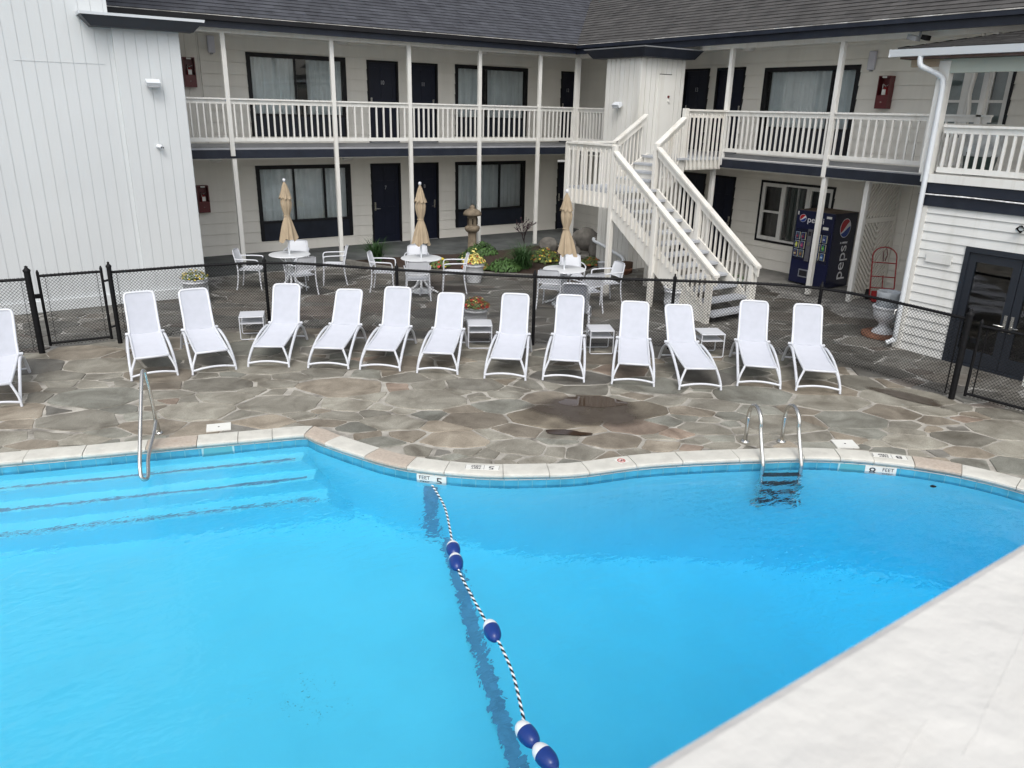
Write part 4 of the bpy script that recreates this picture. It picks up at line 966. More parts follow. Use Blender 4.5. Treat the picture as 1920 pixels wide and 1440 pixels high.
# upper flight (runs towards +X between landing and balcony)
UX0, UX1 = 12.50, 13.60
for i in range(4):
    x = UX0+(UX1-UX0)*i/4; z = LZ+(DZ-LZ)*(i+.0)/4+.04
    MB().box(x-.03, x+.28, 12.92, LY1-.04, z-.045+.12, z+.12, greyt).box(x+.0, x+.02, 12.94, LY1-.06, z-.06, z+.075, swh).build("tread", None, ST)
B = MB(); B.vbeam((XR, LY1, LZ+.12), (13.5, LY1, DZ+.05), .045, .45, swh); B.build("stringer", None, ST)
B = MB(); B.vbeam((XR+.05, LY0+.14, LZ+.1), (13.58, 13.04, DZ+.05), .045, .42, swh); B.build("stringer", None, ST)
stair_rail((XR+.02, LY1, 3.12), (13.36, LY1, 3.73), 8, lambda t: LZ+.0+t*.6, ST, "stair_railing", -1)
stair_rail((XR+.06, LY0+.17, 3.13), (13.50, 13.03, 3.68), 9, lambda t: LZ-.02+t*.62, ST, "stair_railing", 1)
newel(13.56, 13.06, 2.45, 3.87, .055)
flat_rail((13.60, 13.06, 0), (14.86, 13.06, 0), 3.855, 2.56, 9, "bridge_railing")
MB().box(13.5, XP+.0, 13.04, 15.6, DZ-.06, DZ-.002, greyt).box(13.58, XP, 13.075, 13.10, 2.52, DZ-.062, swh).build("bridge_floor", None, ST)

# --- clapboard annex on the right
AN = thing("clapboard_annex", "white clapboard building with a railed deck on top and dark double doors", "building", (XA, 5, 0))
hd = [(-6.05, -4.35, -.1, 1.88)]
B = MB(); siding(B, MA, -YA+.14, -1.0, .0, 2.43, hd, row=.145, lap=.020, m=annexm); B.box(XA+.05, 15, YA-.12, YA-.05, 0, 2.43, annexm); B.build("wall", None, AN)
MB().box(XA-.03, XA+.10, YA-.14, YA, .0, 2.43, white).build("corner_board", None, AN)
B = MB(); B.box(XA-.045, 16.0, 1, YA+.02, 2.43, 2.60, navy); B.box(XA-.055, 16.0, 1, YA+.03, 2.60, 2.615, navy); B.box(XA-.050, 16.0, 1, YA+.0, 2.64, 2.80, navy); B.box(XA-.02, 16.0, 1, YA-.01, 2.615, 2.64, black)
B.box(XA-.075, 16.0, 1, YA+.04, 2.80, 2.93, white); B.build("deck_edge_band", None, AN)
MB().tube([(XA-.07, YA+.0, 2.612), (XA-.075, 6.2, 2.622), (XA-.07, 5.4, 2.612), (XA-.075, 4, 2.62), (XA-.07, 2, 2.615)], .011, mat("peeling_conduit", (.7, .7, .7), .5, var=.4, vs=14), 6).build("conduit", None, AN)
MB().box(XA, 16.6, 1, YA, 2.82, 2.86, deckg).build("deck_floor", None, AN)
railing(MA, -YA+.16, -1.0, .0, 3.68, 2.96, AN, sp=.125)
railing(ML, 12.95, 14.85, YW-YA+.05, 3.70, 2.96, AN, n=14)
MB().box(XA-.06, XA+.08, YA-.08, YA+.10, 2.93, 4.62, white).build("corner_post", None, AN, bevel=.005)
B = MB(); B.box(XA-.05, XA+.05, 1, YA+.05, 4.44, 4.64, mat("pale_green_grey_beam", (.42, .46, .41), .6, var=.04)); B.build("header_beam", None, AN)
MB().box(XA-.30, XA+1.6, 1.0, 7.55, 4.645, 4.675, mat("brown_soffit_board", (.10, .06, .05), .7, var=.3)).box(XA-.05, XA+.05, YA+.05, 7.5, 4.54, 4.645, mat("tan_rafter", (.42, .34, .25), .7)).build("soffit", None, AN)
B = MB(); gx = XA-.36; prof = [(0, 0), (.09, 0), (.09, .11), (.075, .11), (.075, .02), (.02, .02), (-.01, .105), (-.025, .105)]
V = []; 
for y in (1.0, 7.70):
    for a, z in prof: V.append((gx+a, y, 4.68+z))
k = len(prof); B.add(V, [(i, (i+1) % k, k+(i+1) % k, k+i) for i in range(k)]+[tuple(range(k)), tuple(reversed(range(k, 2*k)))], alu); B.box(gx-.012, gx+.09, 7.695, 7.71, 4.675, 4.79, alu); B.build("gutter", None, AN)
B = MB(); B.tone = []
shingles(B, (XA-.30, 1.0, 4.80), (0, 1, 0), Vector((1, 0, .21)), lambda c: 6.62-c*.145, 0, 11, .145, None)
shingles(B, (XA-.30, 7.62, 4.80), (1, 0, 0), Vector((0, -1, .21)), lambda c: 3.0, 0, 11, .145, None, start=lambda c: c*.145)
B.build("roof", shingg, AN)
# downspout
MB().tube(catmull([(gx+.04, 7.20, 4.70), (gx+.04, 7.20, 4.60), (gx+.06, 7.17, 4.53), (gx+.14, 7.08, 4.48), (XA-.11, 6.93, 4.38), (XA-.115, 6.88, 4.25), (XA-.11, 6.875, 3.9), (XA-.11, 6.87, 2.2), (XA-.11, 6.86, .30), (XA-.12, 6.87, .16), (XA-.20, 6.95, .09)], 4), .042, alu, 10).build("downspout", alu, AN)
B = MB(); B.tube([(XA-.06, YA-.02, 2.40), (XA-.06, YA-.02, .75)], .009, alu, 6); B.lathe([(.02, 0), (.02, .04)], (XA-.07, YA-.02, .66), steel, 8); B.tube([(XA-.07, YA-.02, .68), (XA-.14, YA-.0, .66), (XA-.15, YA, .58)], .013, steel, 8); B.build("spigot", None, AN)
MB().box(XA-.045, XA-.016, 6.23, 6.64, 1.545, 1.70, annexm).build("cover_plate", None, AN)
# double door
dm = mat("charcoal_door_paint", (.016, .020, .028), .4, var=.1, spec=.4)
B = MB(); B.mbox(MA, -6.05, -4.35, -.1, .03, 1.80, 1.88, dm); B.mbox(MA, -6.05, -5.98, -.1, .03, 0, 1.80, dm); B.mbox(MA, -4.42, -4.35, -.1, .03, 0, 1.80, dm); B.mbox(MA, -5.98, -4.42, -.1, .04, 0, .035, dm)
DF = B.build("door_frame", None, AN)
for a, b, hs in ((-5.98, -5.205, -5.25), (-5.195, -4.42, -5.15)):
    B = MB()
    for p, q, r, t in ((a, a+.11, .04, 1.79), (b-.11, b, .04, 1.79), (a+.11, b-.11, .04, .26), (a+.11, b-.11, 1.66, 1.79)): B.mbox(MA, p, q, -.06, .0, r, t, dm)
    d = B.build("door", None, AN, label=None)
    MB().add([MA(a+.1, -.03, .25), MA(b-.1, -.03, .25), MA(b-.1, -.03, 1.67), MA(a+.1, -.03, 1.67)], [(0, 1, 2, 3)]).build("pane", glass, d)
    sg = -1 if hs < -5.2 else 1
    MB().mbox(MA, hs-.022, hs+.022, .001, .012, .66, .93, steel).tube([MA(hs, .01, .76), MA(hs, .06, .76), MA(hs+sg*.13, .065, .765)], .010, steel, 8).build("handle", None, d)
MB().mbox(MA, -6.0, -4.4, -1.6, -1.58, 0, 1.85, darkin).mbox(MA, -6.0, -5.98, -1.6, -.1, 0, 1.85, darkin).mbox(MA, -4.42, -4.4, -1.6, -.1, 0, 1.85, darkin).mbox(MA, -6, -4.4, -1.6, -.1, 1.85, 1.87, darkin).build("door_recess", None, AN)

# --- our own balcony rail, close to the camera
NR = thing("balcony_rail", "wide weathered white rail cap across the lower right corner", "railing", (1, .1, 3.4))
MB().box(-2.5, 4.0, -.02, .203, 3.405, 3.45, capm).build("rail_cap", None, NR, bevel=.008)
MB().box(-2.5, 4.0, -.03, -.024, 3.40, 3.448, capm).box(-2.5, 4.0, .06, .10, 3.31, 3.404, white).build("sub_rail", None, NR)
B = MB()
for i in range(50): B.box(-2.4+i*.13, -2.364+i*.13, .062, .098, 2.62, 3.31, white)
B.build("balusters", None, NR)
MB().box(-2.5, 4.0, .06, .10, 2.54, 2.62, white).build("bottom_rail", None, NR)
o = MB().box(-3, 4.5, -2.2, .12, 2.30, 2.46, deckg).box(-3, 4.5, .121, .14, 2.2, 2.46, navy).build("near_balcony_floor", None); struct(o)

# ------------------------------------------------------------------ sun loungers
def make_lounger():
    r = thing("sun_lounger", "", "sun lounger", (0, 0, 0), 0, "white sun loungers along the fence")
    H = (1.20, .36); A = radians(63); L = .64; hw = .222; hb = .212
    bx, bz = cos(A), sin(A)
    # seat frame rails (gentle S) joined across the front
    side = lambda y: catmull([(.055, y, .305), (.35, y, .318), (.75, y, .34), (1.08, y, .365), (H[0], y, H[1])], 3)
    fr = side(-hw)[::-1]+side(hw)
    fr = [tuple(p) for p in fr]; MB().tube(fr, .017, plastic, 8).build("seat_frame", plastic, r, False)
    V = []; S1 = catmull([(.05, 0, .312), (.35, 0, .318), (.75, 0, .334), (1.08, 0, .362), (1.205, 0, .372)], 5)
    for p in S1:
        for j in range(7): y = -hw+2*hw*j/6; V.append((p[0], y, p[2]-.012*(1-(2*j/6-1)**2)))
    n = len(S1); MB().add(V, [(i*7+j, i*7+j+1, (i+1)*7+j+1, (i+1)*7+j) for i in range(n-1) for j in range(6)], slingm, True).build("seat_sling", slingm, r, False)
    # back frame with rounded head end
    def bp(u, y, off=0): return (H[0]+bx*u-bz*off, y, H[1]+bz*u+bx*off)
    out = [(0, -hb-.006), (.2, -hb), (.42, -hb), (.58, -hb+.001), (.630, -hb+.014), (.652, -hb+.045), (.656, -.09), (.658, 0), (.656, .09), (.652, hb-.045), (.630, hb-.014), (.58, hb-.001), (.42, hb), (.2, hb), (0, hb+.006)]
    P = catmull([bp(u, y) for u, y in out], 3); MB().tube(P, .019, plastic, 8).build("back_frame", plastic, r, False)
    V = []; F = []; nu = 14
    for i in range(nu+1):
        u = .645*i/nu; w = hb-.004 if u < .58 else hb-.004-(.05*((u-.58)/.065)**2)
        for j in range(9): y = -w+2*w*j/8; V.append(bp(u, y, -.010*(1-(2*j/8-1)**2)*sin(pi*min(1, u/.645))+.004))
    MB().add(V, [(i*9+j, i*9+j+1, (i+1)*9+j+1, (i+1)*9+j) for i in range(nu) for j in range(8)], slingb, True).build("back_sling", slingb, r, False)
    for sy in (-1, 1):
        MB().tube(catmull([(0, sy*.305, 0), (.018, sy*.290, .12), (.045, sy*.238, .26), (.06, sy*.218, .305)], 3), [.017]*9+[.019], plastic, 8).build("front_leg", plastic, r, False)
        C = catmull([(.012, sy*.298, .07), (.22, sy*.296, .20), (.55, sy*.284, .315), (.85, sy*.268, .365), (1.10, sy*.262, .35), (1.30, sy*.268, .24), (1.46, sy*.28, .012)], 4)
        MB().tube(C, .021, plastic, 8).build("side_arch", plastic, r, False)
        MB().tube([(1.18, sy*.205, .37), (1.22, sy*.268, .365)], .024, plastic, 10).build("hinge", plastic, r, False)
    MB().tube(catmull([(.006, -.300, .055), (.0, -.15, .083), (0, 0, .092), (.0, .15, .083), (.006, .300, .055)], 4), .016, plastic, 8).build("front_bar", plastic, r, False)
    MB().tube([(1.42, -.27, .08), (1.42, .27, .08)], .014, plastic, 8).build("rear_bar", plastic, r, False)
    return r
LGS = [(-.29, 11.22, 82, "white sun lounger cut off by the left edge, left of the closed gate"),
 (1.67, 11.49, 84.3, "white sun lounger in front of the gate hinge post, foot just above the pool handrail"),
 (2.46, 11.33, 85.0, "white sun lounger just left of the first white side table"),
 (3.21, 11.18, 58.5, "white sun lounger just right of the first white side table"),
 (3.95, 10.66, 54.5, "white sun lounger in front of the first umbrella table's right hand chair"),
 (4.58, 10.19, 52.3, "white sun lounger in front of the middle umbrella table"),
 (5.25, 9.62, 52.5, "white sun lounger immediately left of the red flower tub and second side table"),
 (5.98, 8.89, 50.3, "white sun lounger immediately right of the second side table"),
 (6.68, 8.39, 49.3, "white sun lounger just left of the third side table"),
 (7.45, 7.73, 48.2, "white sun lounger just right of the third side table"),
 (8.16, 7.08, 58.2, "white sun lounger just left of the fourth side table"),
 (8.99, 6.71, 46.0, "white sun lounger just right of the fourth side table"),
 (9.58, 6.13, 46.0, "white sun lounger at the right end of the row beside the curved fence")]
L0 = make_lounger(); first = True
for x, y, a, lab in LGS:
    o = L0 if first else copy_tree(L0); first = False; o.location = (x, y, .003); o.rotation_euler = (0, 0, radians(a)); o["label"] = lab
    dl = radians({3.95: 15, 5.25: 14, 7.45: 13, 8.16: 14, 2.46: 2, 6.68: -1.5, 9.58: 1}.get(x, 0))      # some backs are let down a notch further
    for ch in o.children:
        if ch.name.startswith("back_"):
            ch.rotation_euler = (0, dl, 0); ch.location = Vector((1.2, 0, .36))-Matrix.Rotation(dl, 3, 'Y') @ Vector((1.2, 0, .36))
o = copy_tree(L0); o.location = (9.25, 11.35, .003); o.rotation_euler = (0, 0, radians(50+180)); o["label"] = "white sun lounger outside the fence with its back against the wire mesh"

# side tables
def make_side():
    r = thing("side_table", "", "side table", (0, 0, 0), 0, "small white side tables between the loungers")
    B = MB(); B.box(-.20, .20, 0, .40, .385, .402, plastic); B.build("table_top", plastic, r, False, bevel=.004)
    MB().box(-.185, .185, .02, .38, .272, .282, plastic).build("shelf", plastic, r, False)
    for y in (.012, .388):
        MB().tube([(-.19, y, .39), (-.192, y, .03), (-.175, y, .011), (.175, y, .011), (.192, y, .03), (.19, y, .39)], .0095, plastic, 8).build("leg_frame", plastic, r, False)
    return r
T0 = make_side(); first = True
for x, y, a, lab in ((3.43, 12.72, -20, "small white side table between the second and third full loungers from the left"), (6.47, 10.37, -29, "small white side table in front of the red flower tub"), (8.03, 9.12, -29, "small white side table in front of the middle of the fence, below the third umbrella"), (9.48, 8.06, -28, "small white side table below the foot of the staircase")):
    o = T0 if first else copy_tree(T0); first = False; o.location = (x, y, .003); o.rotation_euler = (0, 0, radians(a)); o["label"] = lab

# ------------------------------------------------------------------ chairs, tables, umbrellas
def make_chair():
    """armchair facing +X, centre of seat at the origin"""
    r = thing("patio_chair", "", "chair", (0, 0, 0), 0, "white patio armchairs round the umbrella tables")
    V = []; nx, ny = 8, 8
    for i in range(nx+1):
        x = -.21+.44*i/nx
        for j in range(ny+1):
            w = .235-.02*(1-i/nx); y = -w+2*w*j/ny; V.append((x, y, .435+.012*(i/nx)-.022*(1-(2*j/ny-1)**2)*sin(pi*i/nx)-(.02*max(0, i-nx+1.5))))
    F = [(i*(ny+1)+j, i*(ny+1)+j+1, (i+1)*(ny+1)+j+1, (i+1)*(ny+1)+j) for i in range(nx) for j in range(ny)]
    m = len(V); V2 = V+[(a, b, c-.018) for a, b, c in V]; F2 = F+[tuple(reversed([q+m for q in f])) for f in F]
    bd = [i for i in range(ny+1)]+[(i)*(ny+1)+ny for i in range(1, nx+1)]+[nx*(ny+1)+j for j in range(ny-1, -1, -1)]+[i*(ny+1) for i in range(nx-1, 0, -1)]
    F2 += [(bd[i], bd[(i+1) % len(bd)], bd[(i+1) % len(bd)]+m, bd[i]+m) for i in range(len(bd))]
    MB().add(V2, F2, plastic, True).build("seat", plastic, r, False)
    V = []; nz = 9
    for i in range(nz+1):
        t = i/nz; z = .53+.30*t; x = -.225-.07*t-.02*t*t
        w = .215+.012*t if t < .8 else .2246-.05*((t-.8)/.2)**2
        for j in range(ny+1): q = 2*j/ny-1; V.append((x-.03*(1-q*q)+.01, q*w, z))
    F = [(i*(ny+1)+j, i*(ny+1)+j+1, (i+1)*(ny+1)+j+1, (i+1)*(ny+1)+j) for i in range(nz) for j in range(ny)]
    m = len(V); V2 = V+[(a-.012, b, c) for a, b, c in V]; F2 = F+[tuple(reversed([q+m for q in f])) for f in F]
    bd = [i for i in range(ny+1)]+[(i)*(ny+1)+ny for i in range(1, nz+1)]+[nz*(ny+1)+j for j in range(ny-1, -1, -1)]+[i*(ny+1) for i in range(nz-1, 0, -1)]
    F2 += [(bd[i], bd[(i+1) % len(bd)], bd[(i+1) % len(bd)]+m, bd[i]+m) for i in range(len(bd))]
    MB().add(V2, F2, plastic, True).build("backrest", plastic, r, False)
    for s in (-1, 1):
        MB().tube([(.215, s*.215, .43), (.225, s*.228, .2), (.245, s*.245, 0)], [.017, .015, .011], plastic, 8).build("front_leg", plastic, r, False)
        MB().tube(catmull([(-.30, s*.205, .80), (-.262, s*.222, .64), (-.225, s*.228, .46), (-.235, s*.236, .22), (-.275, s*.248, 0)], 3), .0145, plastic, 8).build("rear_leg", plastic, r, False)
        MB().tube(catmull([(-.255, s*.235, .655), (-.1, s*.262, .655), (.12, s*.268, .65), (.195, s*.262, .635), (.215, s*.245, .57), (.212, s*.228, .44)], 3), .0135, plastic, 8).build("arm", plastic, r, False)
    return r
C0 = make_chair(); first = True
for x, y, a, lab in ((4.60, 16.66, -30, "white armchair left of the first umbrella table, seen from its side"), (6.30, 16.28, 160, "white armchair right of the first umbrella table, seen from its side"),
 (5.30, 15.60, 98, "white armchair with its back to the pool at the first umbrella table"), (5.78, 17.15, -116, "white armchair behind the first umbrella table, nearest the window"),
 (6.96, 15.08, -34, "white armchair left of the middle umbrella table, seen from its side"), (8.22, 14.28, 152, "white armchair right of the middle umbrella table beside the yellow flower tub"),
 (7.26, 14.10, 66, "white armchair with its back to the pool at the middle umbrella table"), (7.90, 15.37, -120, "white armchair behind the middle umbrella table, below its umbrella"),
 (9.22, 12.08, 38, "white armchair left of the third umbrella table, next to a fence post"), (10.30, 12.82, -120, "white armchair behind the third umbrella table, in front of the flower bed"),
 (10.50, 11.93, 168, "white armchair right of the third umbrella table, nearest the stairs"), (9.62, 11.50, 84, "white armchair with its back to the pool at the third umbrella table")):
    o = C0 if first else copy_tree(C0); first = False; o.location = (x, y, .003); o.rotation_euler = (0, 0, radians(a)); o["label"] = lab
tabm = mat("white_table_plastic", (.64, .66, .68), .35, var=.02)
def make_table():
    r = thing("patio_table", "", "table", (0, 0, 0), 0, "round white umbrella tables")
    B = MB(); B.lathe([(.02, .715), (.40, .713), (.425, .717), (.435, .726), (.43, .735), (.41, .738), (.02, .738)], (0, 0, 0), tabm, 40); B.build("table_top", None, r, False)
    B = MB()
    for k in range(5):
        a = 2*pi*k/5+.3; B.tube(catmull([(cos(a)*.045, sin(a)*.045, .70), (cos(a)*.05, sin(a)*.05, .36), (cos(a)*.14, sin(a)*.14, .13), (cos(a)*.38, sin(a)*.38, .018)], 4), .022, tabm, 8)
        B.tube([(cos(a)*.05, sin(a)*.05, .52), (cos(a)*.26, sin(a)*.26, .705)], .012, tabm, 6)
    B.lathe([(.05, .30), (.05, .715)], (0, 0, 0), tabm, 12); B.build("pedestal", None, r, False)
    return r
P0 = make_table(); first = True
TBL = ((5.32, 16.26, "round white table under the closed tan umbrella nearest the white block"), (7.61, 14.60, "round white table under the middle closed tan umbrella"), (9.60, 12.19, "round white table under the closed tan umbrella beside the stairs"))
for x, y, lab in TBL:
    o = P0 if first else copy_tree(P0); first = False; o.location = (x, y, .003); o.rotation_euler = (0, 0, x); o["label"] = lab
def make_umbrella(seed, hb, ties):
    """closed market umbrella: pole, base, pleated canopy gathered by a tie, vent cap and ball finial"""
    r = thing("closed_umbrella", "", "umbrella", (0, 0, 0), 0, "closed tan umbrellas standing through the tables")
    MB().lathe([(.0, .09), (.04, .09), (.06, .06), (.20, .05), (.23, .03), (.235, .0)], (0, 0, 0), tabm, 28).build("base", None, r, False)
    MB().tube([(0, 0, .05), (0, 0, 2.16)], .019, alu, 12).build("pole", None, r, False)
    rnd = random.Random(seed); ph = rnd.uniform(0, 6); n = 64; B = MB(); V = []
    prof = [(.035, 2.19), (.075, 2.05), (.098, 1.95), (.088, 1.90), (.104, 1.82), (.100, 1.74), (.086, 1.66), (.064, 1.585), (.056, 1.54), (.066, 1.50), (.100, 1.40), (.135, 1.26), (.165, 1.13), (.178, 1.08)]
    tw = rnd.uniform(.6, 1.2); lean = rnd.uniform(-.02, .02)
    for k, (rr, z) in enumerate(prof):
        open_ = abs(z-1.54)
        for j in range(n):
            a = 2*pi*j/n; f = 1+(.10+.30*min(1, open_*1.2))*(.55*cos(8*a+ph+tw*(2.2-z))+.25*cos(5*a+2*ph)+.2*cos(13*a-ph))
            zz = z-(.035*(1+cos(4*a+ph))+.025*cos(7*a+1) if k >= len(prof)-2 else 0)
            V.append((cos(a)*rr*f+lean*(2.2-z)+(.03*sin(1.7+ph)*(1.54-z)*2 if z < 1.54 else 0), sin(a)*rr*f, zz))
    k = len(prof); B.add(V, [(i*n+j, i*n+(j+1) % n, (i+1)*n+(j+1) % n, (i+1)*n+j) for i in range(k-1) for j in range(n)], tan_, True)
    cn = B.build("canopy", tan_, r, False)
    V = []; pr = [(.022, 2.235), (.05, 2.13), (.085, 2.01), (.118, 1.905)]
    for q, (rr, z) in enumerate(pr):
        for j in range(n):
            a = 2*pi*j/n; f = 1+.26*(q/3)*(.6*cos(8*a+ph)+.3*cos(5*a+1)); V.append((cos(a)*rr*f+lean*(2.2-z), sin(a)*rr*f, z-(.02*cos(8*a+ph+1) if q == 3 else 0)))
    MB().add(V, [(i*n+j, i*n+(j+1) % n, (i+1)*n+(j+1) % n, (i+1)*n+j) for i in range(3) for j in range(n)], tan_, True).build("vent_cap", tan_, cn, False)
    MB().tube([(cos(2*pi*i/24)*.064, sin(2*pi*i/24)*.064, 1.54+.006*sin(4*pi*i/24)) for i in range(24)], .009, tan_, 6, closed=True).build("tie", None, cn, False)
    MB().lathe([(.0, 2.31), (.020, 2.304), (.031, 2.285), (.034, 2.268), (.028, 2.25), (.016, 2.24), (.018, 2.22)][::-1], (0, 0, 0), plastic, 16).build("finial", None, r, False)
    return r
for (x, y, _), sd, lab in zip(TBL, (2, 5, 9), ("closed tan umbrella in the table nearest the white block", "closed tan umbrella in the middle table in front of the blue doors", "closed tan umbrella in the table beside the staircase")):
    o = make_umbrella(sd, 0, 0); o.location = (x, y, .003); o.rotation_euler = (0, radians(random.uniform(-.6, .6)), sd); o["label"] = lab

# ------------------------------------------------------------------ chain link fence
def wire(B, P, z0, z1, pitch=.052, r=.0031):
    """diamond mesh along the ground polyline P"""
    s = [0]
    for a, b in zip(P[:-1], P[1:]): s.append(s[-1]+hypot(b[0]-a[0], b[1]-a[1]))
    def at(q):
        q = max(0, min(s[-1], q))
        for i in range(1, len(s)):
            if s[i] >= q-1e-9:
                t = (q-s[i-1])/(s[i]-s[i-1]); return (P[i-1][0]+(P[i][0]-P[i-1][0])*t, P[i-1][1]+(P[i][1]-P[i-1][1])*t)
    H = z1-z0; L = s[-1]; k = -H
    rnd = random.Random(4)
    while k < L:
        for sg in (1, -1):
            q0, q1 = k, k+H
            a, b = max(0, q0), min(L, q1)
            if b-a < .01: continue
            n = max(1, int((b-a)/.6)); pts = []
            for i in range(n+1):
                q = a+(b-a)*i/n; z = z0+(q-q0) if sg > 0 else z1-(q-q0); x, y = at(q); pts.append((x, y, z))
            B.tube(pts, r, blackm, 3, cap=False, smooth=False)
        k += pitch
    B.tube([at(L*i/60)+(z1-.01+.0*i,) for i in range(61)], r, blackm, 3)
def post(x, y, h, r, w=.03, name="post"):
    B = MB(); B.tube([(x, y, 0), (x, y, h-.04)], w, blackm, 12, cap=True); B.lathe([(w*1.15, h-.045), (w*1.2, h-.02), (w*.75, h), (w*.5, h+.015), (w*.55, h+.035), (0.0001, h+.05)], (x, y, 0), blackm, 12)
    return B.build(name, None, r)
def fence_run(P, posts, label, group=None, nm="chain_link_fence"):
    r = thing(nm, label, "fence", (P[0][0], P[0][1], 0), 0, group)
    MB().tube([(p[0], p[1], 1.17) for p in catmull(P, 6)], .021, blackm, 10).build("top_rail", None, r)
    B = MB(); wire(B, catmull(P, 6), .03, 1.20); B.build("wire_mesh", blackm, r)
    MB().tube([(p[0], p[1], .06) for p in catmull(P, 6)], .003, blackm, 4).build("tension_wire", None, r)
    for x, y, h, w in posts: post(x, y, h, r, w)
    for (x, y, h, w), (a, b) in ((posts[0], (P[0], P[1])), (posts[-1], (P[-1], P[-2]))):
        d = Vector((b[0]-a[0], b[1]-a[1], 0)).normalized(); q = Vector((a[0], a[1], 0))+d*.10
        if w > .034: MB().beam(q+Vector((0, 0, .05)), q+Vector((0, 0, 1.15)), .018, .006, blackm).build("tension_bar", None, r)
    return r
fence_run(FENCE, [(1.53, 13.60, 1.30, .036)]+[(x, y, 1.24, .028) for x, y in FENCE[1:-1]]+[(11.04, 4.97, 1.27, .042)], "long black chain link fence curving behind the row of loungers")
fence_run([(-4.5, 14.2), (-2.0, 13.9), (.42, 13.62)], [(-4.5, 14.2, 1.25, .028), (-2.0, 13.9, 1.25, .028), (.42, 13.62, 1.33, .045)], "black chain link fence at the left edge, left of the gate")
def gate(a, b, label, h=1.17, zb=.09):
    r = thing("fence_gate", label, "gate", (a[0], a[1], 0)); A, Bv = Vector((a[0], a[1], 0)), Vector((b[0], b[1], 0)); d = (Bv-A).normalized()
    B = MB()
    for p in (A, Bv): B.tube([tuple(p+Vector((0, 0, zb-.04))), tuple(p+Vector((0, 0, h+.06)))], .022, blackm, 10); B.lathe([(.024, h+.05), (.014, h+.085), (.0001, h+.1)], (p.x, p.y, 0), blackm, 10)
    for z in (zb, h): B.tube([tuple(A+Vector((0, 0, z))), tuple(Bv+Vector((0, 0, z)))], .020, blackm, 10)
    B.build("frame", None, r)
    B = MB(); wire(B, [tuple((A+d*.03))[:2], tuple((Bv-d*.03))[:2]], zb-.05, h+.03); B.build("wire_mesh", blackm, r)
    for p in (A+d*.09, Bv-d*.07): MB().beam(p+Vector((0, 0, zb)), p+Vector((0, 0, h-.02)), .016, .006, blackm).build("tension_bar", None, r)
    for z in (h-.16, zb+.16):
        MB().tube([tuple(Bv+Vector((0, 0, z))), tuple(Bv+d*.09+Vector((0, 0, z+.02)))], .018, blackm, 8).build("hinge", None, r)
    MB().beam(A-d*.09+Vector((0, 0, .86)), A+d*.02+Vector((0, 0, .86)), .03, .07, blackm).build("latch", None, r)
    return r
gate((.56, 13.80), (1.43, 13.74), "closed black chain link gate between two tall posts at the left")
gate((11.18, 4.86), (11.28, 3.72), "closed black chain link gate at the right edge in front of the double doors", 1.08)
GP = thing("gate_post", "short black post at the right edge, far side of the right gate", "post", (11.30, 3.62, 0)); post(11.30, 3.60, 1.27, GP, .04, "post")
n_ = MB(); n_.box(11.262, 11.268, 3.98, 4.22, .38, .72, signw); o = n_.build("paper_notice", signw); tag(o, "blank white notice hung on the wire of the right gate", "notice")
V = [(11.27, 4.6-.01*i, 1.1) for i in range(2)]

# ------------------------------------------------------------------ planting
def flowers(par, c, rad, hgt, n, mats, sz=(.018, .03), seed=1, up=.5):
    rnd = random.Random(seed)
    for name, m, cnt in mats:
        B = MB()
        for _ in range(cnt):
            a, q = rnd.uniform(0, 2*pi), sqrt(rnd.random()); x, y = c[0]+cos(a)*q*rad, c[1]+sin(a)*q*rad; z = c[2]+hgt*(1-q*q*.75)*rnd.uniform(.55, 1.05)
            s = rnd.uniform(*sz); nrm = Vector((cos(a)*q*.9+rnd.uniform(-.4, .4), sin(a)*q*.9+rnd.uniform(-.4, .4), 1)).normalized(); u = nrm.orthogonal().normalized(); w = nrm.cross(u); k = 6 if "petal" in m.name else 4
            V = []
            for j in range(k):
                t = 2*pi*j/k; e = 1 if k == 6 else (1.5 if j % 2 == 0 else .55); V.append(Vector((x, y, z))+u*(cos(t)*s*e)+w*(sin(t)*s*e)+nrm*(.006 if k == 6 and j % 2 else 0))
            B.add(V, [tuple(range(k))], m)
        B.build(name, m, par)
def tuft(par, c, n, L, m, seed, name="leaves", w=.012, spread=.55):
    rnd = random.Random(seed); B = MB()
    for _ in range(n):
        a = rnd.uniform(0, 2*pi); l = L*rnd.uniform(.55, 1.1); sp = spread*rnd.uniform(.3, 1.15); x, y = c[0]+rnd.gauss(0, .06), c[1]+rnd.gauss(0, .06); V = []; k = 5
        for i in range(k+1):
            t = i/k; q = l*sp*t*t*1.0+.02*t; z = c[2]+l*(t-.42*sp*t*t*t*1.6); ww = w*(1-t*.92); V += [(x+cos(a)*q-sin(a)*ww, y+sin(a)*q+cos(a)*ww, z), (x+cos(a)*q+sin(a)*ww, y+sin(a)*q-cos(a)*ww, z)]
        B.add(V, [(2*i, 2*i+1, 2*i+3, 2*i+2) for i in range(k)], m, True)
    return B.build(name, m, par)
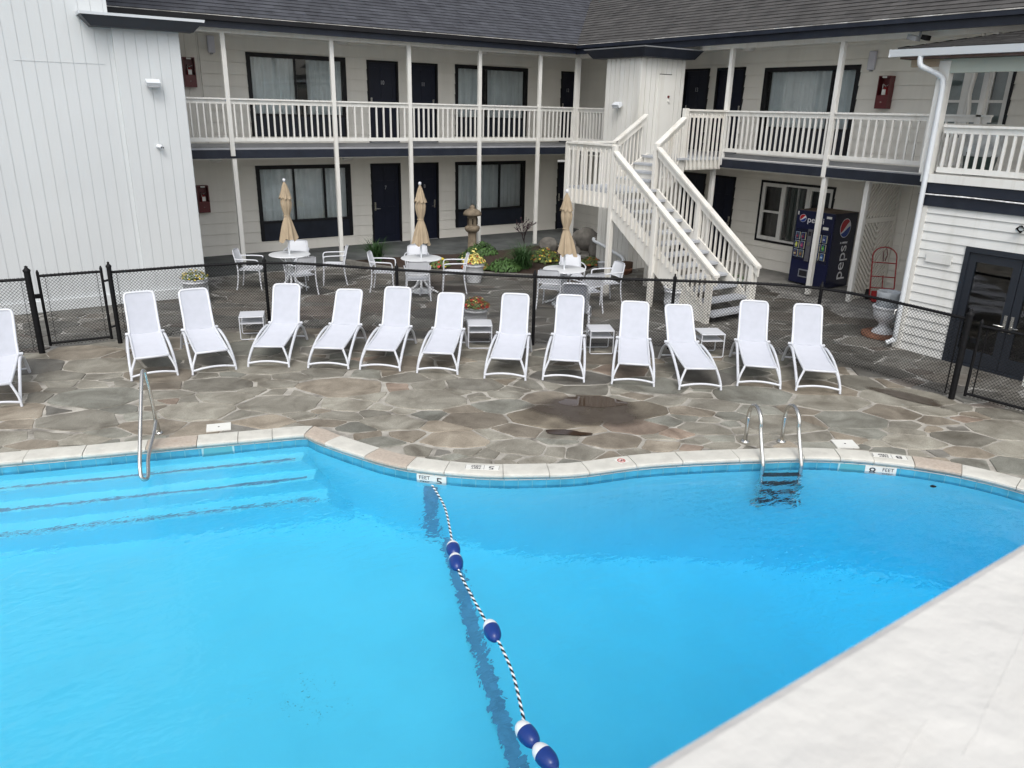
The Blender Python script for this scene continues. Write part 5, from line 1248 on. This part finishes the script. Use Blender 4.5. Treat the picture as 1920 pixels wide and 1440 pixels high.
# bed of mulch with stone kerb
bc = (sum(p[0] for p in BED)/len(BED), sum(p[1] for p in BED)/len(BED))
B = MB(); n = len(BED); RB = catmull(BED, 4, closed=True); n = len(RB)
B.add([(p[0], p[1], .045) for p in RB]+[(p[0]+(bc[0]-p[0])*.3, p[1]+(bc[1]-p[1])*.3, .12+.02*sin(i)) for i, p in enumerate(RB)]+[(bc[0], bc[1], .15)], [(i, (i+1) % n, n+(i+1) % n, n+i) for i in range(n)]+[(n+i, n+(i+1) % n, 2*n) for i in range(n)], mulch, True)
struct(B.build("flower_bed_soil"))
kerb = thing("bed_kerb", "low weathered timber and stone kerb along the front of the flower bed", "kerb", (9.6, 15.4, 0)); fr_ = [p for p in catmull(BED[:9], 3)]; B = MB()
for a, b in zip(fr_[:-1], fr_[1:]):
    a, b = Vector((a[0], a[1], .045)), Vector((b[0], b[1], .045)); B.beam(a, a+(b-a)*.985, .11, .115+random.uniform(-.012, .012), mat("weathered_kerb", (.16, .155, .14), .9, var=.25, vs=8, bump=.6, bs=40))
B.build("kerb_stones", None, kerb)
def shrub(name, c, rad, hgt, n, label, mm, cat="plant", extra=(), seed=1):
    r = thing(name, label, cat, (c[0], c[1], 0)); flowers(r, (c[0], c[1], c[2]), rad, hgt, n, [("leaves", mm, n)]+list(extra), (.022, .045), seed); return r
t_ = thing("lily_clump", "dark green clump of strappy leaves at the left tip of the bed, by door 7", "plant", (8.02, 17.92, .05)); tuft(t_, (8.02, 17.85, .05), 300, .80, leafd, 3, w=.014, spread=.85); 
t_ = thing("lily_clump", "large dark green clump of strappy leaves in the middle of the flower bed", "plant", (10.75, 15.25, .08)); tuft(t_, (10.75, 15.3, .08), 420, .85, leafd, 8, w=.014, spread=.9)
shrub("low_shrub", (10.25, 15.35, .08), .42, .32, 900, "bushy low green plant left of the large strappy clump", leafm, seed=4)
shrub("low_shrub", (9.75, 15.85, .08), .34, .26, 520, "orange and yellow flowering mound right of the yellow flower tub", leafy, extra=[("petals", orangem, 80), ("yellow_petals_mass", yel2, 22)], seed=5)
shrub("low_shrub", (10.0, 16.5, .10), .36, .36, 520, "pale yellow flowering mound behind the orange one", leafm, extra=[("petals", yel2, 60)], seed=6)
shrub("low_shrub", (9.05, 16.55, .08), .34, .25, 460, "yellow and red flowering mound behind the middle umbrella table", leafy, extra=[("petals", yel, 28), ("red_petals_mass", redp, 22)], seed=7)
shrub("low_shrub", (11.75, 15.75, .10), .40, .36, 600, "yellow and orange flowering mound left of the third umbrella pole", leafy, extra=[("petals", yel, 55), ("orange_petals_mass", orangem, 30)], seed=8)
shrub("low_shrub", (12.62, 14.95, .08), .30, .22, 350, "small mound with a few orange flowers behind the third umbrella table", leafy, extra=[("petals", orangem, 40)], seed=9)
shrub("low_shrub", (10.85, 17.35, .08), .45, .36, 800, "dark green shrub behind the yellow flower tub beside a balcony post", leafm, seed=10)
shrub("low_shrub", (11.4, 14.75, .06), .40, .18, 700, "low green groundcover along the bed kerb near the third table", leafm, seed=12)
def twiggy():
    r = thing("bare_shrub", "sparse dark twiggy shrub with small purple leaves in front of the window", "plant", (12.1, 17.2, .1)); rnd = random.Random(5); B = MB(); Lf = MB()
    def grow(p, d, l, rad, lev):
        q = p+d*l; B.tube([tuple(p), tuple(p.lerp(q, .5)+Vector((rnd.uniform(-.02, .02), rnd.uniform(-.02, .02), 0))), tuple(q)], [rad, rad*.85, rad*.7], twig, 5)
        if lev >= 2:
            for _ in range(5):
                u = p.lerp(q, rnd.random()); s = rnd.uniform(.012, .024); a = Vector((rnd.uniform(-1, 1), rnd.uniform(-1, 1), rnd.uniform(-1, 1))).normalized(); b = a.orthogonal().normalized(); Lf.add([u+a*s*1.4, u+b*s*.7, u-a*s*1.2, u-b*s*.7], [(0, 1, 2, 3)], mat("purple_leaf", (.035, .012, .018), .6))
        if lev < 4:
            for _ in range(2 if lev else 5):
                grow(p.lerp(q, rnd.uniform(.5, 1)), (d+Vector((rnd.uniform(-.8, .8), rnd.uniform(-.8, .8), rnd.uniform(-.1, .4)))).normalized(), l*rnd.uniform(.6, .85), rad*.62, lev+1)
    grow(Vector((12.1, 17.2, .1)), Vector((.05, 0, 1)), .45, .014, 0)
    B.build("twigs", twig, r); Lf.build("leaves", None, r)
twiggy()
def rock(c, rx, ry, rz, label, seed):
    rnd = random.Random(seed); bm = bmesh.new(); bmesh.ops.create_icosphere(bm, subdivisions=4, radius=1)
    ph = [Vector((rnd.uniform(-1, 1), rnd.uniform(-1, 1), rnd.uniform(-.3, 1))).normalized() for _ in range(9)]; cut = [rnd.uniform(.62, .9) for _ in ph]
    for v in bm.verts:
        for p, k in zip(ph, cut):
            d = v.co.dot(p)
            if d > k: v.co -= p*(d-k)*.92
        v.co *= 1+.03*sin(v.co.x*9+seed)*cos(v.co.y*8); v.co = Vector((v.co.x*rx, v.co.y*ry, v.co.z*rz))
    bmesh.ops.rotate(bm, verts=bm.verts, matrix=Matrix.Rotation(rnd.uniform(0, 6), 3, 'Z'))
    me = bpy.data.meshes.new("boulder"); bm.to_mesh(me); bm.free(); me.materials.append(rockm); o = bpy.data.objects.new("boulder", me); COL.objects.link(o); o.location = c; tag(o, label, "rock")
for a in (((13.0, 17.3, .2), .30, .26, .24, "rounded brown boulder at the back of the bed, left of a pale one", 1), ((13.45, 17.0, .22), .27, .24, .26, "pale grey boulder between the bare shrub and the third umbrella", 2), ((14.2, 17.15, .30), .42, .32, .36, "tilted slab shaped boulder right behind the third umbrella", 3), ((13.95, 16.2, .24), .36, .30, .30, "large grey boulder next to the tower drain pipe", 4), ((13.15, 16.35, .14), .22, .2, .2, "small pale boulder in front of the tilted slab", 6)): rock(*a)
# planters
potm = mat("white_resin_planter", (.60, .615, .64), .5, var=.04, vs=8, bump=.2)
def planter(c, r0, r1, h, label, fl, seed=1, scallop=False, name="flower_tub"):
    r = thing(name, label, "planter", c); x, y, z = c
    prof = [(r0*.92, 0), (r0, .012), (r0*.98, .04), (r0*.99, .05), (r0+(r1-r0)*.5, h*.5), (r0+(r1-r0)*.52, h*.52), (r1*.97, h-.085), (r1*1.03, h-.08), (r1*1.04, h-.06), (r1, h-.055), (r1*1.02, h-.02), (r1*1.08, h-.012), (r1*1.08, h), (r1*.96, h), (r1*.93, h-.05), (.001, h-.05)]
    B = MB(); B.lathe(prof, (x, y, z), potm, 36)
    for k in range(12):   # raised swags
        a = 2*pi*k/12; rr = r0+(r1-r0)*.45
        B.tube([(x+cos(a+t*.22)*(rr+.008+(r1-r0)*.12*(1-t*t)*.6), y+sin(a+t*.22)*(rr+.008+(r1-r0)*.12*(1-t*t)*.6), z+h*(.34+.22*(1-abs(t)))) for t in (-1, -.5, 0, .5, 1)], .007, potm, 5)
    pb = B.build("tub", None, r); MB().lathe([(r1*.92, h-.045), (.001, h-.02)], (x, y, z), soil, 24).build("soil", None, r)
    flowers(r, (x, y, z+h-.03), r1*1.15, .2, 0, fl, (.016, .026), seed)
    return r
planter((9.12, 14.92, .003), .17, .235, .46, "white tub of yellow flowers beside the middle umbrella table", [("leaves", leafy, 500), ("petals", yel2, 330), ("lower_petals", yel, 120), ("red_petals_mass", redp, 60)], 3)
planter((7.10, 11.55, .003), .16, .225, .40, "white tub of red flowers behind the fence and second side table", [("leaves", leafy, 520), ("petals", redp, 110), ("orange_petals_mass", orangem, 30), ("yellow_petals_mass", yel2, 45)], 6)
planter((3.25, 15.82, .003), .20, .24, .50, "white tub with a few yellow flowers against the white block", [("leaves", leafy, 200), ("petals", yel, 60)], 9)
planter((11.12, 10.55, .003), .17, .215, .52, "empty white urn standing under the lower stair rail", [("dry_leaves", twig, 20)], 12, name="stone_urn")
planter((12.98, 10.62, .003), .16, .20, .46, "white urn with dry plants behind the right stair post", [("leaves", leafm, 90)], 14, name="stone_urn")
r = thing("small_pot", "small white plant pot on the bed edge by the stair post", "planter", (12.55, 14.45, .09)); MB().lathe([(.07, 0), (.10, .14), (.11, .145), (.11, .165), (.095, .165), (.09, .14), (.001, .14)], (12.55, 14.45, .09), potm, 20).build("tub", None, r)
r = thing("clay_bowl", "brown clay bowl under the drain pipe below the landing", "planter", (12.85, 14.0, .003)); MB().lathe([(.12, 0), (.20, .10), (.22, .13), (.21, .14), (.18, .12), (.001, .10)], (12.85, 13.98, .003), terra, 24).build("tub", None, r)
r = thing("clay_bowl", "dark brown pot behind the clay bowl below the landing", "planter", (13.05, 14.12, .003)); MB().lathe([(.14, 0), (.15, .25), (.15, .26), (.13, .26), (.12, .2), (.001, .2)], (13.05, 14.08, .003), mat("dark_clay", (.07, .04, .025), .85), 24).build("tub", None, r)
# stone lantern
r = thing("stone_lantern", "weathered brown stone lantern with a domed roof at the back of the flower bed", "lantern", (11.02, 18.15, .03)); c = (11.02, 18.12, .03)
hexf = lambda a, z: 1/(cos(((a+.26) % (pi/3))-pi/6)/cos(pi/6))*.98
B = MB(); B.lathe([(.20, 0), (.20, .06), (.135, .10), (.125, .50), (.14, .55)], c, stonel, 36, fn=hexf); B.build("shaft", None, r)
B = MB(); B.lathe([(.14, .55), (.19, .58), (.225, .64), (.22, .70), (.17, .73)], c, stonel, 36, fn=hexf); B.build("platform", None, r)
B = MB(); B.lathe([(.145, .73), (.145, .98), (.15, 1.0)], c, stonel, 36, fn=hexf); 
for k in range(6):
    a = pi/3*k; B.beam((c[0]+cos(a)*.142, c[1]+sin(a)*.142, c[2]+.78), (c[0]+cos(a)*.142, c[1]+sin(a)*.142, c[2]+.93), .07, .012, mat("dark_opening", (.03, .022, .015), .9))
B.build("light_box", None, r)
B = MB(); B.lathe([(.15, .985), (.245, 1.01), (.250, 1.06), (.205, 1.13), (.12, 1.175), (.07, 1.18), (.085, 1.21), (.06, 1.26), (.02, 1.285), (.0001, 1.29)], c, stonel, 36); B.build("roof", None, r)

# ------------------------------------------------------------------ drinks machine
VM = thing("drinks_machine", "dark blue drinks vending machine with lit selection buttons and round red white blue emblem", "vending machine", (16.0, 10.9, .026)); vx, vy0, vy1, vz = 15.66, 10.31, 11.28, .05
B = MB(); B.box(vx+.05, 16.55, vy0, vy1, vz, 1.73, machined); B.box(vx+.05, 16.55, vy0+.001, vy1-.001, 1.73, 1.737, mat("dusty_brown_top", (.12, .085, .06), .9, var=.4)); B.build("cabinet", None, VM, bevel=.008)
def MV(s, d, z): return (vx-d, vy1-s, z)
DR = MB(); DR.mbox(MV, .0, .97, -.05, .0, vz+.02, 1.73, machine); dr = DR.build("door", None, VM, bevel=.01)
B = MB(); B.mbox(MV, .03, .94, .001, .008, .60, 1.32, machined)
B.build("selection_panel", None, dr)
pack = [((.05, .01, .03), (.3, .02, .06)), ((.05, .01, .03), (.28, .02, .08)), ((.02, .02, .2), (.5, .45, .4)), ((.02, .03, .2), (.45, .5, .6)), ((.5, .55, .05), (.6, .6, .3)), ((.2, .02, .10), (.5, .1, .2)), ((.4, .08, .03), (.6, .3, .1)), ((.05, .3, .05), (.2, .5, .1)), ((.08, .03, .02), (.6, .5, .3)), ((.1, .08, .03), (.3, .1, .05)), ((.2, .3, .5), (.6, .65, .7)), ((.03, .15, .4), (.5, .6, .7))]
k = 0
for row in range(3):
    for col in (0, 1, 2, 3):
        s0 = .05+col*.15+(.26 if col > 1 else 0); z0 = 1.07-row*.20; a, b = pack[k]; k += 1
        B = MB(); B.mbox(MV, s0, s0+.12, .008, .016, z0, z0+.17, mat("pale_button_border", (.30, .36, .42), .3)); B.mbox(MV, s0+.01, s0+.11, .016, .019, z0+.01, z0+.16, mat("button_back_%d" % (k % 3), [(.03, .05, .12), (.05, .08, .14), (.02, .03, .09)][k % 3], .25))
        B.lathe([(.026, z0+.025), (.030, z0+.05), (.030, z0+.10), (.013, z0+.135), (.012, z0+.152)], MV(s0+.05, .008, 0), mat("drink_%d" % k, a, .3), 12); B.mbox(MV, s0+.028, s0+.072, .018, .040, z0+.06, z0+.09, mat("drink_label_%d" % k, b, .4))
        B.mbox(MV, s0+.112, s0+.122, .016, .022, z0, z0+.17, mat("pale_gold_strip", (.62, .55, .30), .3)); B.build("selection_button", None, dr)
B = MB(); B.mbox(MV, .37, .48, .008, .028, .60, 1.33, mat("brushed_panel", (.20, .20, .23), .35, metal=.6)); B.mbox(MV, .39, .46, .028, .034, 1.18, 1.28, inkb); B.mbox(MV, .395, .455, .028, .036, .95, 1.05, steel); B.build("coin_panel", None, dr)
B = MB(); B.mbox(MV, .26, .52, .001, .02, .22, .40, mat("silver_frame", (.35, .37, .42), .3, metal=.5)); B.mbox(MV, .285, .495, .0205, .023, .245, .375, inkb); B.build("dispensing_slot", None, dr)
for (s, z, w, h) in ((.78, 1.61, .13, .05), (.72, 1.36, .14, .06), (.02, 1.62, .03, .08)): MB().mbox(MV, s, s+w, .001, .003, z, z+h, signw).build("sticker", None, dr)
def emblem(M4, R, par, sx=1.0):
    """round emblem: white ring, red upper part, white wave, blue lower part"""
    n = 48
    def disc(r, z, m, nm):
        B = MB(); V = [M4 @ Vector((cos(2*pi*i/n)*r*sx, sin(2*pi*i/n)*r, z)) for i in range(n)]; B.add(V, [tuple(range(n))], m); return B.build(nm, None, par)
    disc(R, .001, logow, "emblem_disc"); R2 = R*.93
    def wave(up):
        P = []; f = lambda x: (.50*x+.22*R2*sin(x/R2*2.4)+.13*R2) if up else (.32*x-.24*R2+.14*R2*sin(x/R2*2.2-.4))
        xs = [-R2*.999+2*R2*.999*i/40 for i in range(41)]; P = []
        ok = [(x, max(-sqrt(R2*R2-x*x), min(sqrt(R2*R2-x*x), f(x)))) for x in xs]
        edge = [(x, (sqrt(R2*R2-x*x) if up else -sqrt(R2*R2-x*x))) for x in xs]
        B = MB(); V = [M4 @ Vector((x*sx, y, .003)) for x, y in ok]+[M4 @ Vector((x*sx, y, .003)) for x, y in edge]; B.add(V, [(i, i+1, 42+i, 41+i) for i in range(40)], logor if up else logob); B.build("emblem_red" if up else "emblem_blue", None, par)
    wave(True); wave(False)
X, Z, Nn = Vector((0, -1, 0)), Vector((0, 0, 1)), Vector((-1, 0, 0))
emblem(frame4(MV(.17, .001, 1.555), X, Z, Nn), .088, dr)
text_obj("lettering", "pepsi", .19, logow, frame4(MV(.51, .003, 1.535), X, Z, Nn), dr, .001, sx=1.12)
X2, N2 = Vector((1, 0, 0)), Vector((0, -1, 0))
cab = [c for c in VM.children if c.name.startswith("cabinet")][0]
emblem(frame4((16.13, vy0-.001, 1.40), X2, Z, N2), .215, cab, .92)
text_obj("lettering", "pepsi", .42, logow, frame4((16.16, vy0-.003, .66), Z, -X2, N2), cab, .001, sx=1.05)
# hand truck and broom
HT = thing("hand_truck", "red hand truck with a looped handle leaning at the chevron screen", "hand truck", (15.95, 9.0, .03)); B = MB(); hx = 15.80; hy = 8.93
def q(s, z, o=0): return (hx+s*1.25*.62, hy+.05+(z*.10)-s*1.25*.78, .03+z)
loop = [q(-.19, .10), q(-.19, .95)]+[q(-.19*cos(pi*i/8), .95+.20*sin(pi*i/8)) for i in range(1, 8)]+[q(.19, .95), q(.19, .10)]
B.tube(loop, .014, redm, 8)
for z in (.28, .52, .82): B.tube([q(-.19, z), q(.19, z)], .012, redm, 8)
B.tube([q(0, .28), q(0, .55)], .011, redm, 8); B.tube([q(-.02, .85), q(-.03, 1.05), q(.02, 1.13), q(.04, 1.0), q(.01, .86)], .011, redd, 6); B.build("frame", None, HT)
MB().beam((hx-.14, hy+.22, .055), (hx+.14, hy-.14, .055), .24, .015, redm, off=(.10, 0)).beam((hx-.14, hy+.22, .15), (hx+.14, hy-.14, .15), .02, .19, redm).build("toe_plate", None, HT)
for s in (-.29, .29): MB().tube([(hx+s*.62-.02+.1, hy+.12-s*.78+.02, .14), (hx+s*.62+.02+.1, hy+.12-s*.78-.03, .14)], .11, blackm, 20).build("wheel", None, HT)
BR = thing("broom", "red handled broom leaning on the shaded wall right of the hand truck", "broom", (16.3, 8.75, .03)); MB().tube([(16.20, 8.80, .05), (16.52, 8.62, 1.15)], .014, redm, 8).build("handle", None, BR); MB().tube([(16.505, 8.63, 1.10), (16.56, 8.60, 1.28)], .018, blackm, 8).build("grip", None, BR); MB().box(16.08, 16.32, 8.74, 8.86, .03, .12, darkin).build("head", None, BR)
for y, z, lab in ((8.72, 1.28, "upper grey electrical box on the shaded wall above the broom"), (8.86, 1.00, "lower grey electrical box on the shaded wall beside the broom")):
    r = thing("electrical_box", lab, "electrical box", (XW-.03, y, z)); MB().box(XW-.12, XW-.012, y-.09, y+.09, z-.09, z+.09, greyp).build("box", None, r, bevel=.01); MB().box(XW-.13, XW-.121, y-.07, y+.07, z-.07, z+.07, mat("dark_grey_plastic", (.09, .09, .09), .5)).build("cover", None, r)
MB().tube([(XW-.03, 8.72, 1.37), (XW-.03, 8.72, 2.5)], .008, greyp, 6).build("conduit", None, RWg)
# urn used as bin stand
r = thing("pedestal_urn", "white pedestal urn on a round brown slab beside the clapboard corner", "urn", (13.30, 7.42, .003)); c = (13.30, 7.42, .003)
MB().lathe([(.36, 0), (.36, .05), (.34, .06)], c, terra, 36).build("slab", None, r)
MB().lathe([(.19, .06), (.18, .10), (.11, .16), (.085, .21), (.10, .25), (.17, .30), (.21, .38), (.225, .48), (.225, .50), (.245, .52), (.25, .54), (.24, .56), (.20, .56), (.18, .5), (.001, .45)], c, potm, 40).build("bowl", None, r)
r = thing("bin_liner", "pale grey bin with a liner sitting in the white pedestal urn", "bin", (13.30, 7.42, .55)); MB().lathe([(.17, .50), (.19, .60), (.20, .74), (.205, .82), (.20, .825), (.185, .80), (.17, .62), (.001, .6)], c, bagl, 40, fn=lambda a, z: 1+.03*sin(9*a)+.02*sin(5*a+z*20)).build("liner", None, r)
# bin on the annex deck
r = thing("deck_bin", "dark bin with a clear plastic bag on the upper deck behind the railing", "bin", (13.35, 6.35, 2.86)); c = (13.32, 6.38, 2.862)
MB().lathe([(.20, 0), (.25, .42)], c, bing, 28).build("body", None, r); MB().lathe([(.255, .36), (.275, .46), (.27, .56), (.285, .66), (.26, .70), (.22, .66), (.001, .5)], c, bagm, 40, fn=lambda a, z: 1+.07*sin(5*a+z*9)+.05*sin(11*a-z*14)).build("bag", None, r)
MB().tube(catmull([(14.95, 7.55, 5.2), (14.95, 7.54, 4.6), (14.93, 7.56, 4.2), (14.96, 7.53, 3.8), (14.95, 7.55, 2.82)], 4), .032, cream, 8).build("pipe", None, RWg)

# ------------------------------------------------------------------ wall mounted things
def extinguisher(M, s, z, label, h=.66, w=.27, outd=.0):
    r = thing("extinguisher_cabinet", label, "fire extinguisher", M(s, .1+outd, z)); B = MB()
    B.mbox(M, s-w/2, s-w/2+.02, outd+.015, outd+.20, z-h/2, z+h/2, redd); B.mbox(M, s+w/2-.02, s+w/2, outd+.015, outd+.20, z-h/2, z+h/2, redd); B.mbox(M, s-w/2+.02, s+w/2-.02, outd+.015, outd+.03, z-h/2, z+h/2, redd)
    B.mbox(M, s-w/2+.02, s+w/2-.02, outd+.03, outd+.20, z+h/2-.02, z+h/2, redd); B.mbox(M, s-w/2+.02, s+w/2-.02, outd+.03, outd+.20, z-h/2, z-h/2+.02, redd); B.mbox(M, s-w/2+.02, s+w/2-.02, outd+.18, outd+.197, z-h/2+.02, z-.06, redd)
    b = B.build("cabinet", None, r); MB().mbox(M, s-.05, s+.05, outd+.198, outd+.203, z+h/2-.045, z+h/2-.01, signw).build("sticker", None, b)
    p = M(s+.01, outd+.11, 0); B = MB(); B.lathe([(.055, z-.25), (.058, z-.22), (.058, z+.04), (.045, z+.08), (.022, z+.10)], (p[0], p[1], 0), redm, 16); B.build("cylinder", None, r)
    MB().mbox(M, s-.03, s+.05, outd+.165, outd+.176, z-.05, z+.06, signw).build("paper_label", None, r)
    B = MB(); a = M(s, outd+.11, z+.12); e = M(s+.09, outd+.15, z+.16); g_ = M(s-.05, outd+.14, z+.17); B.tube([a, e], .009, steel, 6); B.tube([a, g_, M(s-.03, outd+.16, z+.05)], .008, steel, 6); B.build("valve", None, r)
    MB().lathe([(.02, 0), (.02, .008)], M(s+.0, outd+.198, z-.20), steel, 12).build("knob", None, r)
extinguisher(ML, 4.66, 4.42, "red extinguisher cabinet on the upper wall beside the white block")
extinguisher(ML, 4.66, 1.48, "red extinguisher cabinet on the lower wall half hidden by the white block")
extinguisher(MR, -10.15, 4.28, "red extinguisher cabinet on the upper right wall beside the wide window")
def wallbox(M, s, z, label, w=.17, h=.38):
    r = thing("wall_box", label, "equipment box", M(s, .05, z)); MB().mbox(M, s-w/2, s+w/2, .016, .09, z-h/2, z+h/2, mat("lavender_grey_plastic", (.60, .60, .66), .4)).build("box", None, r, bevel=.02); MB().mbox(M, s-.03, s+.03, .016, .07, z-h/2-.03, z-h/2-.002, greyp).build("bracket", None, r)
wallbox(ML, 5.24, 5.07, "pale grey box high on the upper left wall above the extinguisher"); wallbox(MR, -10.60, 4.93, "pale grey box high on the upper right wall beside the wide window")
def ceil_lamp(x, y, z, label):
    r = thing("ceiling_lamp", label, "lamp", (x, y, z)); MB().lathe([(.14, 0), (.15, -.02), (.15, -.05)][::-1], (x, y, z), mat("lamp_rim", (.6, .58, .54), .5), 24).build("rim", None, r); MB().lathe([(.001, -.105), (.09, -.10), (.135, -.08), (.145, -.051)], (x, y, z), mat("frosted_lamp_glass", (.66, .64, .60), .4), 24).build("diffuser", None, r)
ceil_lamp(8.25, 19.9, 5.30, "round ceiling lamp above the upper left window and door 10"); ceil_lamp(12.55, 20.1, 5.30, "round ceiling lamp above the upper middle window"); ceil_lamp(15.9, 13.45, 5.30, "round ceiling lamp above the upper right doors"); ceil_lamp(4.75, 19.35, 2.545, "round lamp under the balcony beside the white block"); ceil_lamp(8.0, 19.3, 2.545, "round lamp under the balcony above the first umbrella")
def flood(p, n, label, t):
    r = thing("floodlight", label, "floodlight", p); P, N, T = Vector(p), Vector(n), Vector(t); B = MB(); B.beam(P-T*.12+N*.11+Vector((0, 0, -.01)), P+T*.12+N*.11+Vector((0, 0, -.01)), .13, .085, alu, up=(N+Vector((0, 0, 1.6))).normalized()); B.build("head", None, r)
    B = MB(); B.beam(P-T*.10+N*.135+Vector((0, 0, -.062)), P+T*.10+N*.135+Vector((0, 0, -.062)), .10, .008, greyp, up=(N+Vector((0, 0, 1.6))).normalized()); B.build("lens", None, r); MB().tube([tuple(P), tuple(P+N*.06+Vector((0, 0, .03)))], .03, alu, 10).build("bracket", None, r)
flood((3.03, 16.428, 4.08), (0, -1, 0), "white floodlight on the front of the white block", (1, 0, 0)); flood((13.295, 14.98, 3.93), (-1, 0, 0), "white floodlight on the left face of the stair closet tower", (0, 1, 0))
r = thing("security_camera", "small white twin lens camera on the white block below the floodlight", "camera", (3.01, 16.43, 2.97)); MB().lathe([(.045, 0), (.05, .03), (.02, .06)], (3.01, 16.40, 2.93), alu, 16).build("mount", None, r)
MB().tube([(3.03, 16.38, 2.95), (3.05, 16.31, 2.93)], .038, alu, 14).build("housing", None, r)
for s in (-.016, .018): MB().tube([(3.05+s, 16.309, 2.93), (3.051+s, 16.302, 2.928)], .012, inkb, 10).build("lens", None, r)
r = thing("doorbell_sensor", "small round red and white sensor on the closet tower", "sensor", (14.2, 14.32, 4.05)); MB().tube([(14.22, 14.338, 4.13), (14.22, 14.30, 4.13)], .028, redd, 12).build("upper_disc", None, r); MB().tube([(14.24, 14.338, 4.03), (14.24, 14.29, 4.03)], .032, white, 12).build("lower_disc", None, r)
r = thing("soffit_floodlight", "twin head floodlight under the eave above the corner", "floodlight", (14.7, 8.6, 5.2)); MB().beam((14.7, 8.75, 5.18), (14.66, 8.55, 5.13), .12, .08, greyp).build("head", None, r); MB().beam((14.7, 8.48, 5.16), (14.66, 8.36, 5.13), .10, .08, blackm).build("second_head", None, r); MB().tube([(14.7, 8.55, 5.29), (14.7, 8.55, 5.17)], .02, greyp, 8).build("bracket", None, r)
r = thing("wall_lamp", "small round wall lamp on the clapboard at the right edge", "lamp", (XA, 5.30, 2.28)); MB().tube([(XA-.016, 5.30, 2.26), (XA-.10, 5.30, 2.26)], .035, alu, 14).build("base", None, r); MB().tube([(XA-.10, 5.30, 2.26), (XA-.16, 5.30, 2.24)], .05, glass, 14).build("shade", None, r)
# raised brush and crack lines in the thick old paint of the near rail cap
B = MB(); rnd = random.Random(2)
for (x0, y0, x1, y1) in ((.36, .118, .50, .150), (.30, .128, .37, .142)):
    P = [(x0+(x1-x0)*i/14, y0+(y1-y0)*i/14+rnd.uniform(-.0005, .0005), 3.4494) for i in range(15)]; B.tube(catmull(P, 3), .0009, capm, 5)
B.build("paint_ridges", None, NR)
# a few specks of leaf litter lying on the pool floor
B = MB(); rnd = random.Random(21)
for _ in range(26):
    x, y = 1.55+rnd.gauss(0, .16), 5.15+rnd.gauss(0, .16); s = rnd.uniform(.004, .013); a = rnd.uniform(0, 6); z = fdepth(x, y)+.006
    B.add([(x+cos(a)*s, y+sin(a)*s, z), (x-sin(a)*s*.5, y+cos(a)*s*.5, z+.002), (x-cos(a)*s, y-sin(a)*s, z), (x+sin(a)*s*.5, y-cos(a)*s*.5, z)], [(0, 1, 2, 3)])
o = B.build("leaf_litter", twig); tag(o, "faint scatter of dark specks lying on the pale shallow pool floor", "leaf litter", kind="stuff")
